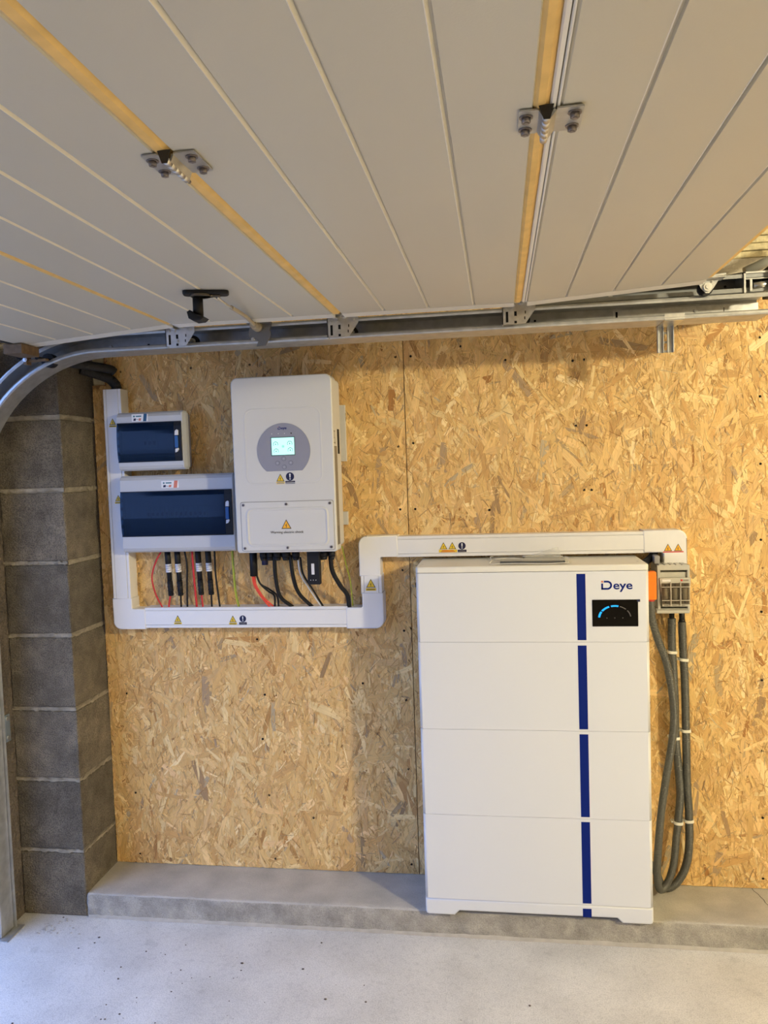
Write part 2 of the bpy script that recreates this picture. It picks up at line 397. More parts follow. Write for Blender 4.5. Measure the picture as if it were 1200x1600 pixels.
STC = [(0.66, 0.42, 0.180), (0.70, 0.46, 0.215), (0.60, 0.365, 0.150), (0.64, 0.40, 0.185), (0.74, 0.53, 0.27), (0.54, 0.31, 0.125), (0.68, 0.44, 0.19)]
def osb(x0, x1, z0, z1, seed, name='strand_board', notch=None):
    bo = MB()
    if notch:
        bo.prism([(x0, z0), (x1, z0), (x1, z1), (notch[0], z1), (notch[0], notch[1]), (x0, notch[1])], WY+0.0005, WY+0.016)
    else: bo.box(x0, x1, WY+0.0005, WY+0.016, z0, z1)
    bo = bo.build(name, M_osbbase, wb)
    g = np.random.default_rng(seed); A = (x1-x0)*(z1-z0)
    V = []; C = []; UV = []; F = []
    def batch(N, lmin, lmax, wmin, wmax, layer, dark):
        cx = g.uniform(x0, x1, N); cz = g.uniform(z0, z1, N)
        L = np.exp(g.uniform(math.log(lmin), math.log(lmax), N)); Wd = np.exp(g.uniform(math.log(wmin), math.log(wmax), N))
        th = np.radians(90+np.where(g.uniform(0, 1, N) < 0.75, g.normal(0, 30, N), g.uniform(-90, 90, N)))
        col = np.array(STC)[g.integers(0, len(STC), N)]*np.array([1.22, 1.25, 1.14])*g.uniform(0.88, 1.08, (N, 1))
        dk = g.uniform(0, 1, N)
        col = np.where((dk < dark)[:, None], col*np.array([0.60, 0.64, 0.85]), col)
        col = np.where(((dk > dark) & (dk < dark*1.6))[:, None], col*np.array([0.62, 0.50, 0.42]), col)
        col = np.where((dk > 0.94)[:, None], col*np.array([1.12, 1.16, 1.3]), col)
        # 10 point jagged outline, u in -1..1
        uu = np.array([-1, -0.55, 0.1, 0.6, 1.0, 1.0, 0.55, -0.05, -0.6, -0.95]); vv = np.array([-.75, -1, -1, -.95, -.7, .75, 1, .95, 1, .7])
        u = uu[None, :]+g.uniform(-.12, .12, (N, 10)); v = vv[None, :]+g.uniform(-.16, .16, (N, 10))
        bend = g.uniform(-0.10, 0.10, N)
        px = u*L[:, None]/2; pz = v*Wd[:, None]/2+bend[:, None]*L[:, None]*(u**2)*0.5
        X = cx[:, None]+px*np.cos(th)[:, None]-pz*np.sin(th)[:, None]; Z = cz[:, None]+px*np.sin(th)[:, None]+pz*np.cos(th)[:, None]
        keep = ((X.max(1)-X.min(1)) > 0)
        X = np.clip(X, x0+0.0008, x1-0.0008); Z = np.clip(Z, z0+0.0005, z1-0.0005)
        if notch:
            bad = (X.min(1) < notch[0]) & (Z.max(1) > notch[1]); keep &= ~bad
        y = WY-layer-g.uniform(0, 0.0009, N)
        tu = g.uniform(-0.0006, 0.0006, N); tv = g.uniform(-0.0006, 0.0006, N)
        Y = y[:, None]+u*tu[:, None]+v*tv[:, None]
        off = g.uniform(0, 500, (N, 2))
        U = off[:, :1]+px*14.0; Vv = off[:, 1:]+pz*330.0
        base = sum(len(a) for a in V)
        V.append(np.stack([X, Y, Z], -1)[keep].reshape(-1, 3))
        n = keep.sum()
        C.append(np.repeat(col[keep], 10, 0)); UV.append(np.stack([U, Vv], -1)[keep].reshape(-1, 2))
        F.append(n)
    batch(int(A*1500), 0.06, 0.16, 0.016, 0.045, 0.0002, 0.01)
    batch(int(A*2200), 0.04, 0.15, 0.008, 0.030, 0.0010, 0.015)
    batch(int(A*2600), 0.012, 0.08, 0.0020, 0.009, 0.0018, 0.05)
    batch(int(A*420), 0.06, 0.16, 0.010, 0.030, 0.0022, 0.05)
    batch(int(A*4200), 0.006, 0.055, 0.0008, 0.0026, 0.0030, 0.12)
    V = np.concatenate(V); C = np.concatenate(C); UV = np.concatenate(UV); N = sum(F)
    me = bpy.data.meshes.new('wood_strands')
    me.vertices.add(len(V)); me.vertices.foreach_set('co', V.astype(np.float32).ravel())
    me.loops.add(len(V)); me.loops.foreach_set('vertex_index', np.arange(len(V), dtype=np.int32))
    me.polygons.add(N); me.polygons.foreach_set('loop_start', np.arange(0, len(V), 10, dtype=np.int32))
    me.update(calc_edges=True)
    ca = me.color_attributes.new('strand', 'FLOAT_COLOR', 'CORNER')
    ca.data.foreach_set('color', np.concatenate([C, np.ones((len(C), 1))], 1).astype(np.float32).ravel())
    ul = me.uv_layers.new(name='uv'); ul.data.foreach_set('uv', UV.astype(np.float32).ravel())
    me.materials.append(M_osb)
    o = bpy.data.objects.new('wood_strands', me); COL.objects.link(o); o.parent = bo; o['kind'] = 'stuff'
    return bo
ob1 = osb(-1.474, -0.3185, 0.084, 2.128, 1, notch=(-1.425, 1.885))
ob2 = osb(-0.3172, 0.884, 0.084, 2.128, 2)
ob3 = osb(0.8855, 2.08, 0.084, 2.128, 3)
MB().box(-1.474, -1.4255, WY+0.006, WY+0.017, 1.886, 2.13, 0.002).build('insulation_foam', M_foam, wb)
# screw heads sunk into the boards
SC = [(-0.345, z) for z in (1.93, 1.62, 1.40, 1.185, 0.97, 0.72, 0.47, 0.12)]+[(-0.292, z) for z in (1.93, 1.63, 1.40, 1.18, 0.97, 0.72, 0.47, 0.12)] \
   + [(0.032, 1.90), (0.255, 1.886), (0.293, 1.888), (0.262, 1.668), (0.297, 1.668), (0.285, 1.45), (0.31, 1.45), (-0.035, 1.39), (-0.12, 1.955)] \
   + [(0.85, z) for z in (1.93, 1.74, 1.52, 1.27, 1.03, 0.80, 0.56, 0.33, 0.12)] \
   + [(-0.885, 0.94), (-0.865, 0.735), (-0.88, 0.57), (-0.865, 0.36), (-0.85, 0.12), (-0.70, 0.28), (-1.40, 0.735), (-1.385, 0.355), (-1.38, 0.12), (-0.50, 0.78),
      (-1.36, 1.93), (-1.09, 1.93), (-0.87, 1.93)]
m = MB()
for (x, z) in SC:
    m.cyl((x, WY-0.0034, z), 0.0042, 0.0044, 'y', 10, 0); m.cyl((x, WY-0.0036, z), 0.0018, 0.001, 'y', 6, 0)
so = m.build('screw_head', M_hole, wb); so['kind'] = 'stuff'

# concrete kerb under the boards
m = MB(); r_ = random.Random(5); NX = 150
prof = [(WY+0.02, 0.0), (WY+0.02, 0.083), (PF+0.020, 0.083), (PF+0.009, 0.082), (PF+0.003, 0.079), (PF+0.0005, 0.074), (PF, 0.055), (PF, 0.03), (PF, 0.0)]
R = []
for i in range(NX+1):
    x = -1.474+(4.59+1.474)*(i/NX)**1.35; row = []
    for k, (y, z) in enumerate(prof):
        jy = r_.uniform(-.0022, .0022) if 3 <= k <= 7 else 0; jz = r_.uniform(-.0012, .0012) if 3 <= k <= 6 else 0
        row.append(m.bm.verts.new((x, y+jy, z+jz)))
    R.append(row)
for i in range(NX):
    for k in range(len(prof)-1): m.face([R[i][k], R[i+1][k], R[i+1][k+1], R[i][k+1]], 0, 3 <= k <= 6)
m.face(R[0], 0); m.face(R[-1][::-1], 0)
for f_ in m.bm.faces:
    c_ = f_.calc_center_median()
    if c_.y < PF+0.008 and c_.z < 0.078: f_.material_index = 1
M_kface = mat('kerb_front_face', (0.42, 0.385, 0.32), 0.9, noise=0.3, nscale=22, bump=0.8, bscale=110, bdist=0.004, detail=9); grain(M_kface, 300, 0.36, 0.58, 0.25)  # front of the kerb, darker than its top
kerb = struct(m.build('trim_1', [M_ledge, M_kface])); kerb['label'] = 'low concrete kerb along the foot of the strand board wall'
m = MB(); R = []
for i in range(91):
    x = -1.47+(4.55+1.47)*(i/90)**1.3; w = r_.uniform(0.006, 0.011)
    R.append([m.bm.verts.new(p) for p in ((x, PF+0.002, 0.010+r_.uniform(-.002, .002)), (x, PF-w*0.4, 0.005), (x, PF-w, 0.0004))])
for i in range(90):
    for k in range(2): m.face([R[i][k], R[i+1][k], R[i+1][k+1], R[i][k+1]], 0, True)
f = m.build('mortar_fillet', M_fillet, kerb)
# hairline crack in the kerb, right of the conduits
m = MB(); px = 0.805; pts = []
for k in range(14):
    t = k/13; pts.append((0.812+0.055*t+r_.uniform(-.004, .004), WY-0.002-t*0.225))
for k in range(13):
    a, c = pts[k], pts[k+1]; w = 0.0009
    m.face([m.bm.verts.new((a[0]-w, a[1], 0.0834)), m.bm.verts.new((a[0]+w, a[1], 0.0834)), m.bm.verts.new((c[0]+w, c[1], 0.0834)), m.bm.verts.new((c[0]-w, c[1], 0.0834))], 0)
m.build('crack', M_hole, kerb)

# crumbs on floor and kerb
def crumbs(name, pts, ma, lab, cat, zz):
    m = MB(); r = random.Random(11)
    for (x, y, s) in pts:
        bmesh.ops.create_icosphere(m.bm, subdivisions=1, radius=s, matrix=Matrix.Translation((x, y, zz+s*0.25)) @ Matrix.Diagonal((1, r.uniform(.6, 1), r.uniform(.3, .5), 1)))
    o = m.build(name, ma); o['kind'] = 'stuff'; tag(o, lab, cat); return o
P = [(-1.10+rnd.gauss(0, .35), 2.1+rnd.gauss(0, .25), rnd.uniform(.0015, .004)) for _ in range(60)]
P += [(-0.84, 2.31, .006), (-0.64, 2.30, .005), (-0.54, 2.17, .005), (-0.42, 2.17, .004), (-1.37, 2.40, .005), (-1.37, 2.37, .004), (-1.2, 2.2, .004), (-1.12, 2.05, .004), (0.05, 2.2, .004), (0.48, 2.08, .004)]
crumbs('dark_crumbs', P, M_spot, 'dark specks scattered on the grey concrete floor', 'debris', 0)
P = [(-1.60+abs(rnd.gauss(0, .05)), 2.40+abs(rnd.gauss(0, .05)), rnd.uniform(.002, .006)) for _ in range(40)]+[(rnd.uniform(-1.4, .9), rnd.uniform(2.0, 2.5), rnd.uniform(.001, .003)) for _ in range(40)]
crumbs('pale_crumbs', P, M_pebble, 'pale mortar crumbs by the foot of the door track', 'debris', 0)

# ------------------------------------------------------------------ sectional door, open overhead
door = thing('garage_door', 'white sectional garage door standing open under the ceiling', 'garage door', (-0.43, 1.05, 1.99))
Y0, Y1, Y2 = -0.15, 2.235, 2.288
def frame_of(xa, za, xb, zb):
    d = Vector((xb-xa, 0, zb-za)); L = d.length; d.normalize(); n = Vector((-d.z, 0, d.x)) # n up
    return lambda s, h: (xa+d.x*s+n.x*h, za+d.z*s+n.z*h), L
PAN = [(-1.43, 1.955, -0.957, 1.99, (0.125, 0.245, 0.365)), (-0.945, 1.99, -0.458, 1.99, (0.125, 0.247, 0.371)),
       (-0.434, 1.99, 0.055, 1.99, (0.126, 0.251, 0.378)), (0.088, 1.99, 0.562, 2.019, (0.106, 0.232, 0.357))]
for pi, (xa, za, xb, zb, gs) in enumerate(PAN):
    T, L = frame_of(xa, za, xb, zb)
    low = [(0.0, 0.004), (0.003, 0.0)]
    for g_ in gs: low += [(g_-0.0045, 0.0), (g_-0.0005, 0.0055), (g_+0.0025, 0.0055), (g_+0.0035, 0.0)]
    low += [(L-0.003, 0.0), (L, 0.004)]
    pts = [T(*p) for p in low]+[T(L, 0.040), T(0, 0.040)]
    pa = MB().prism(pts, Y0, Y1-0.0016, 'y').build('door_panel', M_door, door)
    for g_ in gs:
        MB().prism([T(g_-0.0049, -0.0002), T(g_-0.0037, -0.0007), T(g_-0.0006, 0.0047), T(g_-0.0003, 0.0062)], Y0, Y1-0.004, 'y').build('lit_groove_face', M_groove_lit, pa)  # bright strip painting the light on the lamp side of each groove
    m = MB().prism([T(0.002, -0.0006), T(L-0.002, -0.0006), T(L-0.002, 0.04), T(0.002, 0.04)], Y1+0.0008, Y2, 'y')
    m.build('end_cap', M_seal_pale, pa)
    if pi == 3:
        MB().prism([T(L-0.002, 0.003), T(L+0.014, 0.006), T(L+0.016, 0.03), T(L, 0.04)], Y0, Y1, 'y').build('edge_seal', M_seal, pa)
    if pi == 0:
        MB().prism([T(-0.03, 0.006), T(0.002, -0.002), T(0.002, 0.038), T(-0.03, 0.034)], Y0, Y2, 'y').build('bottom_seal', M_dark, pa)
for (x0, x1, ext) in ((-0.958, -0.944, 0), (-0.459, -0.433, 0), (0.054, 0.074, 1)):
    w = x1-x0
    o = MB().prism([(x0-0.001, 1.993), (x0+w*0.25, 1.9885), (x0+w*0.7, 1.9895), (x1+0.001, 1.996), (x1, 2.02), (x0, 2.02)], Y0, Y1-0.002, 'y').build('joint_strip', M_seal, door)
    if ext:
        MB().prism([(0.0745, 1.992), (0.0765, 1.9895), (0.0815, 1.9895), (0.0822, 1.994), (0.0822, 2.02), (0.0745, 2.02)], Y0, Y1-0.002, 'y').build('joint_lip', M_seal_pale, o)
        MB().prism([(0.0832, 1.991), (0.0845, 1.9893), (0.0866, 1.9893), (0.0875, 1.994), (0.0875, 2.02), (0.0832, 2.02)], Y0, Y1-0.002, 'y').build('joint_lip', M_seal_pale, o)

def bolt(m, x, y, z, r=0.0065, down=1, mi=0, axis='z', h=0.006):
    """flanged hex bolt with its head pointing along -axis"""
    ax = Vector((0, 0, -1)) if axis == 'z' else Vector((0, -1, 0))
    c = Vector((x, y, z)); m.cyl(c, r*1.35, 0.0014, ax, 16, mi); m.cyl(c+ax*0.0014, r*0.95, h, ax, 6, mi, r2=r*0.9); m.cyl(c+ax*(h+0.0014), r*0.5, 0.0008, ax, 6, mi)
def hinge(xc, xl0, xl1, xr0, xr1, y0, y1, label):
    h = MB()
    z = 1.9885
    for (a, c) in ((xl0, xl1), (xr0, xr1)):
        h.prism(rrect(a, c, y0, y1, 0.003, 3), z-0.0022, z, 'z')
    # raised sides of the knuckle
    h.prism([(xl1, z-0.0022), (xc-0.003, z-0.013), (xc-0.001, z-0.013), (xl1+0.003, z)], y0+0.002, y1-0.004, 'y')
    h.prism([(xr0, z-0.0022), (xc+0.005, z-0.012), (xc+0.003, z-0.012), (xr0-0.003, z)], y0+0.004, y1-0.002, 'y')
    o = h.build('hinge', M_galv, door); o['label'] = label
    k = MB()
    for i in range(5): k.cyl((xc, y0-0.004+i*0.0155, z-0.011), 0.0052, 0.0150, 'y', 14)
    k.build('knuckle', M_zinc, o)
    MB().cyl((xc, y0-0.006, z-0.011), 0.0028, (y1-y0)+0.016, 'y', 10).build('pin', M_bolt, o)
    MB().prism([(xc-0.010, z+0.001), (xc-0.004, z-0.0165), (xc+0.004, z-0.0165), (xc+0.009, z+0.001)], y0-0.007, y0-0.005, 'y').build('knuckle_guard', M_dark, o)
    for (x, y) in (((xl0*0.62+xl1*0.38), y0+0.018), ((xl0*0.62+xl1*0.38), y1-0.014), ((xr1*0.68+xr0*0.32), y0+0.016), ((xr1*0.68+xr0*0.32), y1-0.014)):
        b_ = MB(); bolt(b_, x, y, z-0.0022); b_.build('bolt', M_bolt, o)
hinge(-0.441, -0.478, -0.453, -0.432, -0.400, 1.055, 1.128, 'steel hinge on the joint above the left of the view')
hinge(0.070, 0.036, 0.061, 0.083, 0.117, 1.030, 1.100, 'steel hinge on the right-hand panel joint')

def roller_plate(x0, x1, zt, zb, label):
    """side bracket hanging from the panel end, slotted plate with screws and a roller behind"""
    y = 2.318; w = x1-x0
    m = MB()
    m.prism([(x0, zt), (x0, zb), (x0+w*0.36+0.012, zb), (x0+w*0.70, zb+0.001), (x1, zt-0.022), (x1, zt)], y, y+0.0025, 'y')
    m.box(x0, x0+0.0025, y, y+0.022, zb, zt-0.004)
    m.box(x0-0.004, x1+0.001, y-0.030, y+0.002, zt-0.0026, zt)
    m.prism([(x0+0.012, zt), (x0+0.022, zt-0.010), (x0+0.036, zt-0.012), (x0+0.036, zt-0.009), (x0+0.024, zt-0.007), (x0+0.016, zt+0.001)], y-0.028, y, 'y')
    o = m.build('roller_bracket', M_zinc, door); o['label'] = label
    for (a, c, h0, h1) in ((0.010, 0.017, -0.056, -0.026), (0.034, 0.041, -0.040, -0.026), (0.034, 0.041, -0.060, -0.053), (0.064, 0.067, -0.034, -0.026), (0.062, 0.065, -0.050, -0.042)):
        MB().box(x0+a, x0+c, y-0.0004, y+0.001, zt+h0, zt+h1).build('slot', M_hole, o)
    for (a, h, r) in ((0.037, -0.046, 0.0052), (0.012, -0.014, 0.0045), (0.030, -0.014, 0.0045), (0.080, -0.012, 0.0040)):
        b_ = MB(); bolt(b_, x0+a, y, zt+h, r, axis='y', h=0.003); b_.build('bolt', M_zinc, o)
    k = MB(); k.cyl((x0+0.052, y-0.020, zt-0.0), 0.009, 0.022, 'y', 16); k.build('knuckle', M_galv, o)
    a = MB(); a.cyl((x0+0.062, y+0.003, zb+0.022), 0.005, 0.055, 'y', 12, 1); a.cyl((x0+0.062, y+0.062, zb+0.022), 0.019, 0.014, 'y', 24, 0); a.cyl((x0+0.062, y+0.0585, zb+0.022), 0.010, 0.004, 'y', 16, 1)
    a.build('roller', [M_black, M_zinc], o)
roller_plate(-0.493, -0.399, 2.0, 1.938, 'slotted steel roller bracket in the middle of the track')
roller_plate(0.021, 0.115, 2.008, 1.946, 'slotted steel roller bracket farthest right, below the second hinge joint')
roller_plate(-0.998, -0.905, 2.0, 1.939, 'slotted steel roller bracket nearest the left bend')
# top roller carrier at the panel's far end
y = 2.318
m = MB(); m.prism([(0.556, 2.036), (0.614, 2.036), (0.600, 2.014), (0.588, 2.000), (0.579, 2.000), (0.566, 2.014)], y, y+0.0025, 'y')
m.box(0.50, 0.625, 2.29, 2.34, 2.036, 2.0385); m.prism([(0.36, 2.016), (0.54, 2.034), (0.625, 2.0405), (0.625, 2.046), (0.36, 2.022)], 2.289, 2.296, 'y')
o = m.build('top_roller_bracket', M_galv, door)
k = MB(); k.cyl((0.583, y-0.006, 2.016), 0.0115, 0.007, 'y', 20); k.cyl((0.583, y-0.009, 2.016), 0.006, 0.004, 'y', 12); k.build('bolt', M_zinc, o)
for x in (0.572, 0.596):
    b_ = MB(); bolt(b_, x, y, 2.030, 0.003, axis='y', h=0.002); b_.build('bolt', M_zinc, o)
k = MB(); k.cyl((0.583, y+0.020, 2.018), 0.021, 0.014, 'y', 24, 0); k.cyl((0.583, y+0.002, 2.016), 0.005, 0.03, 'y', 10, 0); k.build('roller', M_black, o)
# bottom bracket at the low end of the door
m = MB(); m.box(-1.46, -1.40, 2.20, 2.292, 1.925, 1.955, 0.002); m.box(-1.455, -1.445, 2.292, 2.318, 1.905, 1.935); m.box(-1.445, -1.385, 2.30, 2.318, 1.915, 1.922, 0.001)
o = m.build('bottom_bracket', mat('rusty_bracket', (0.20, 0.13, 0.07), 0.6, metal=0.4, noise=0.3, nscale=60), door)
k = MB(); k.cyl((-1.415, 2.36, 1.925), 0.022, 0.028, 'y', 24); k.cyl((-1.415, 2.30, 1.925), 0.006, 0.07, 'y', 10); k.build('roller', M_black, o)
b_ = MB(); bolt(b_, -1.450, 2.292, 1.92, 0.005, axis='y', h=0.003); b_.build('bolt', M_zinc, o)

# lock handle under second panel
m = MB(); m.prism(rrect(-0.035, 0.075, -0.019, 0.019, 0.012, 5), 1.9800, 1.9895, 'z', bev=0.004)
bmesh.ops.transform(m.bm, matrix=Matrix.Translation((-0.713, 1.858, 0)) @ Matrix.Rotation(math.radians(16), 4, 'Z'), verts=m.bm.verts)
hd = m.build('lock_handle', M_black, door); hd['label'] = 'black inside lock handle with round grip'
k = MB(); k.prism(circ(-0.705, 1.858, 0.024, 20), 1.9755, 1.980, 'z'); k.prism([(-0.715, 1.845), (-0.66, 1.86), (-0.66, 1.872), (-0.71, 1.875)], 1.9755, 1.9785, 'z'); k.build('lever_plate', mat('lever_plate_brown', (0.12, 0.10, 0.075), 0.5, metal=0.4), hd)
k = MB(); k.cyl((-0.713, 1.858, 1.930), 0.0125, 0.047, 'z', 16); k.build('stem', M_black, hd)
k = MB(); k.prism([(-0.024, 1.937), (-0.020, 1.921), (-0.008, 1.914), (0.010, 1.915), (0.019, 1.922), (0.012, 1.927), (-0.004, 1.932), (-0.016, 1.941)], 1.838, 1.876, 'y', bev=0.004)
bmesh.ops.translate(k.bm, vec=(-0.712, 0, 0.002), verts=k.bm.verts); k.build('grip', M_black, hd)
k = MB(); k.tube([(-0.668, 1.868, 1.975), (-0.660, 1.90, 1.966), (-0.662, 1.96, 1.966)], 0.0035, 8); k.build('rod_eye', M_zinc, hd)
k = MB(); k.tube([(-0.662, 1.955, 1.967), (-0.672, 2.08, 1.972), (-0.690, 2.20, 1.978), (-0.705, 2.285, 1.982)], 0.0055, 10); k.build('lock_cable', M_tan, hd)
k = MB(); k.cyl((-0.706, 2.275, 1.982), 0.011, 0.035, (-.05, 1, 0), 14); k.cyl((-0.706, 2.300, 1.982), 0.0145, 0.026, (-.05, 1, 0), 14); k.build('cable_socket', M_tan, hd)
m = MB(); m.prism([(-0.728, 1.996), (-0.664, 1.996), (-0.672, 1.972), (-0.668, 1.960), (-0.686, 1.928), (-0.714, 1.926), (-0.706, 1.944), (-0.732, 1.950), (-0.738, 1.970)], 2.326, 2.334, 'y')
m.box(-0.735, -0.665, 2.27, 2.33, 1.991, 1.996)
lt = m.build('spring_latch', mat('latch_grey', (0.20, 0.20, 0.20), 0.45, metal=0.6), door)
k = MB(); bolt(k, -0.724, 2.326, 1.948, 0.004, axis='y', h=0.003); k.build('bolt', M_zinc, lt)

# ------------------------------------------------------------------ tracks
trk = thing('door_track', 'long galvanised steel door track bending down at the left', 'track', (-1.66, 2.42, 0.0))
CX, CZ, RI, D = -1.246, 1.487, 0.456, 0.056     # inner lip radius; outer = RI+D
def path():
    P = []
    for z in (0.005, 0.4, 0.8, 1.2): P.append(((CX-RI, z), (-1, 0)))
    for k in range(25):
        a = math.radians(180-90*k/24); P.append(((CX+RI*math.cos(a), CZ+RI*math.sin(a)), (math.cos(a), math.sin(a))))
    for x in (-0.9, -0.6, -0.3, 0.0, 0.3, 0.6, 0.757): P.append(((x, CZ+RI), (0, 1)))
    return P
FY, BY = 2.362, 2.468
prof = [(0.011, FY), (0.0115, FY-0.002), (0.008, FY-0.005), (0.002, FY-0.0058), (-0.002, FY-0.0035), (-0.0030, FY), (-0.0025, BY), (D+0.0025, BY), (D+0.0025, FY), (D+0.001, FY-0.0045), (D-0.004, FY-0.0055), (D-0.010, FY-0.003), (D-0.010, FY), (D-0.001, FY), (D, FY+0.003), (D, BY-0.0025), (0.0, BY-0.0025), (0.0, FY+0.003), (0.001, FY)]
def sweep(P, prof, m, FY=2.362):
    R = []
    for (p, n) in P:
        k_ = 1.0 if p[0] > -1.24 else max(0.0, (p[0]+1.702)/0.456)      # the bend and the upright are shallower
        R.append([m.bm.verts.new((p[0]+n[0]*h, FY+(y-FY)*(0.62+0.38*k_), p[1]+n[1]*h)) for h, y in prof])
    k = len(prof)
    for i in range(len(R)-1):
        for j in range(k): m.face([R[i][j], R[i+1][j], R[i+1][(j+1) % k], R[i][(j+1) % k]], 0)
    m.face(R[0], 0); m.face(R[-1][::-1], 0); return m
ch = sweep(path(), prof, MB()).build('channel', M_galv, trk)
m = MB()  # joint plates and slots seen on the web
m.box(0.35, 0.76, BY-0.0045, BY-0.0026, CZ+RI+0.006, CZ+RI+D-0.006); m.build('splice_plate', M_zinc, trk)
for (x, dz, w, h) in ((0.36, 0.036, 0.006, 0.020), (0.665, 0.030, 0.002, 0.022), (0.12, 0.034, 0.006, 0.006), (-1.12, 0.03, 0.006, 0.006), (-1.02, 0.03, 0.006, 0.006)):
    m = MB(); m.box(x-w/2, x+w/2, BY-0.0052, BY-0.0044 if x > .3 else BY-0.002, CZ+RI+dz-h/2, CZ+RI+dz+h/2); m.build('slot', M_hole, trk)
for (x, dz) in ((0.545, 0.020), (0.585, 0.036), (-1.25, 0.03)):
    k = MB(); k.cyl((x, BY-0.009, CZ+RI+dz), 0.0045, 0.005, 'y', 12, r2=0.006); k.build('rivet', M_zinc, trk)
MB().box(-1.45, 0.70, 2.4705, 2.7405, 1.9865, 1.9895).build('light_stop_plate', M_galvw, trk)  # unseen plate added to stop light leaking down behind the track
# wall angle of the vertical run, seal strip and anchor plate
m = MB(); m.box(-1.7155, -1.7135, 2.36, 2.455, 0.0, 1.40); m.box(-1.7155, -1.69, 2.4300, 2.4325, 0.0, 1.40); m.build('wall_angle', M_galv, trk)
MB().box(-1.7133, -1.706, 2.4330, 2.4400, 0.035, 1.40).build('seal_strip', mat('cream_seal', (0.70, 0.62, 0.45), 0.6), trk)
MB().box(-1.7133, -1.703, 2.4330, 2.448, 0.0045, 0.035).build('foot_block', M_dark, trk)
m = MB(); m.box(-1.715, -1.668, 2.345, 2.445, 0.0, 0.003); m.build('foot_plate', M_galv, trk)
m = MB(); m.box(-1.7155, -1.710, 2.445, 2.490, 0.640, 0.735, 0.001); m.box(-1.7155, -1.696, 2.443, 2.447, 0.655, 0.72, 0.001)
ap = m.build('anchor_plate', mat('anchor_blue_zinc', (0.42, 0.50, 0.60), 0.35, metal=0.7), trk)
for z in (0.722, 0.654):
    k = MB(); k.cyl((-1.7105, 2.474, z), 0.008, 0.005, 'x', 12); k.build('bolt', M_zinc, ap)

ut = thing('upper_track', 'short upper steel track above the right end of the long track', 'track', (0.3, 2.42, 2.02))
prof2 = [(0.012, 2.40), (0.012, 2.3985), (0, 2.397), (-0.002, 2.40), (-0.002, 2.478), (0.052, 2.478), (0.052, 2.40), (0.050, 2.397), (0.040, 2.3985), (0.040, 2.40), (0.049, 2.401), (0.050, 2.476), (0.0, 2.476), (0.0, 2.402)]
m = MB(); sweep([((0.09, 2.009), (0, 1)), ((0.80, 2.012), (0, 1))], prof2, m); m.build('channel', M_galvw, ut)
m = MB()
for (x, dz) in ((0.345, 0.028),): m.box(x-0.006, x+0.006, 2.4745, 2.4765, 2.010+dz-0.012, 2.010+dz+0.012)
m.build('slot', M_zinc, ut)
for (x, dz) in ((0.640, 0.020), (0.672, 0.036)):
    k = MB(); k.cyl((x, 2.4735, 2.010+dz), 0.0035, 0.003, 'y', 10); k.build('rivet', M_dark, ut)
m = MB(); m.box(0.700, 0.706, 2.392, 2.48, 2.008, 2.068, 0.001); m.box(0.700, 0.775, 2.392, 2.48, 2.062, 2.068, 0.001); m.box(0.700, 0.775, 2.395, 2.399, 2.046, 2.050, 0.001); m.box(0.715, 0.722, 2.388, 2.392, 2.012, 2.045, 0.0008)
eb = m.build('end_bracket', M_galv, ut)
k = MB(); k.cyl((0.727, 2.40, 2.028), 0.010, 0.05, (1, 0, .08), 14); k.build('cable_end', M_zinc, eb)
m = MB(); m.box(0.773, 0.80, 2.37, 2.47, 2.0, 2.085, 0.002); m.build('cable_drum_plate', M_dark, eb)
# counterbalance pipe stub
m = MB(); m.cyl((0.735, 2.50, 2.090), 0.0145, 0.30, (0.80, 0.0, 0.34), 18); m.build('spring_tube', mat('tube_grey', (0.42, 0.43, 0.40), 0.4), ut)
m = MB(); m.cyl((0.66, 2.50, 2.078), 0.004, 0.09, (1, 0, .12), 8); m.build('spring_rod', M_dark, ut)
# the strut that hangs the track
m = MB()
m.box(0.478, 0.4935, 2.470, 2.4735, 1.862, 1.9405, 0.0006); m.box(0.506, 0.522, 2.470, 2.4735, 1.862, 1.9405, 0.0006)
for z in (1.863, 1.890, 1.917): m.box(0.4935, 0.506, 2.4715, 2.4735, z, z+0.006)
m.box(0.476, 0.479, 2.458, 2.4735, 1.862, 1.9405, 0.0006); m.box(0.520, 0.523, 2.458, 2.4735, 1.862, 1.9405, 0.0006); m.box(0.4925, 0.4945, 2.462, 2.4725, 1.862, 1.9405); m.box(0.505, 0.507, 2.462, 2.4725, 1.862, 1.9405)
hs = m.build('hanging_strut', M_galv, trk)
m = MB(); m.box(0.476, 0.530, 2.3565, 2.3580, 1.938, 1.957, 0.0005); m.box(0.476, 0.530, 2.3565, 2.474, 1.9375, 1.9402, 0.0005); m.build('clip', M_zinc, hs)

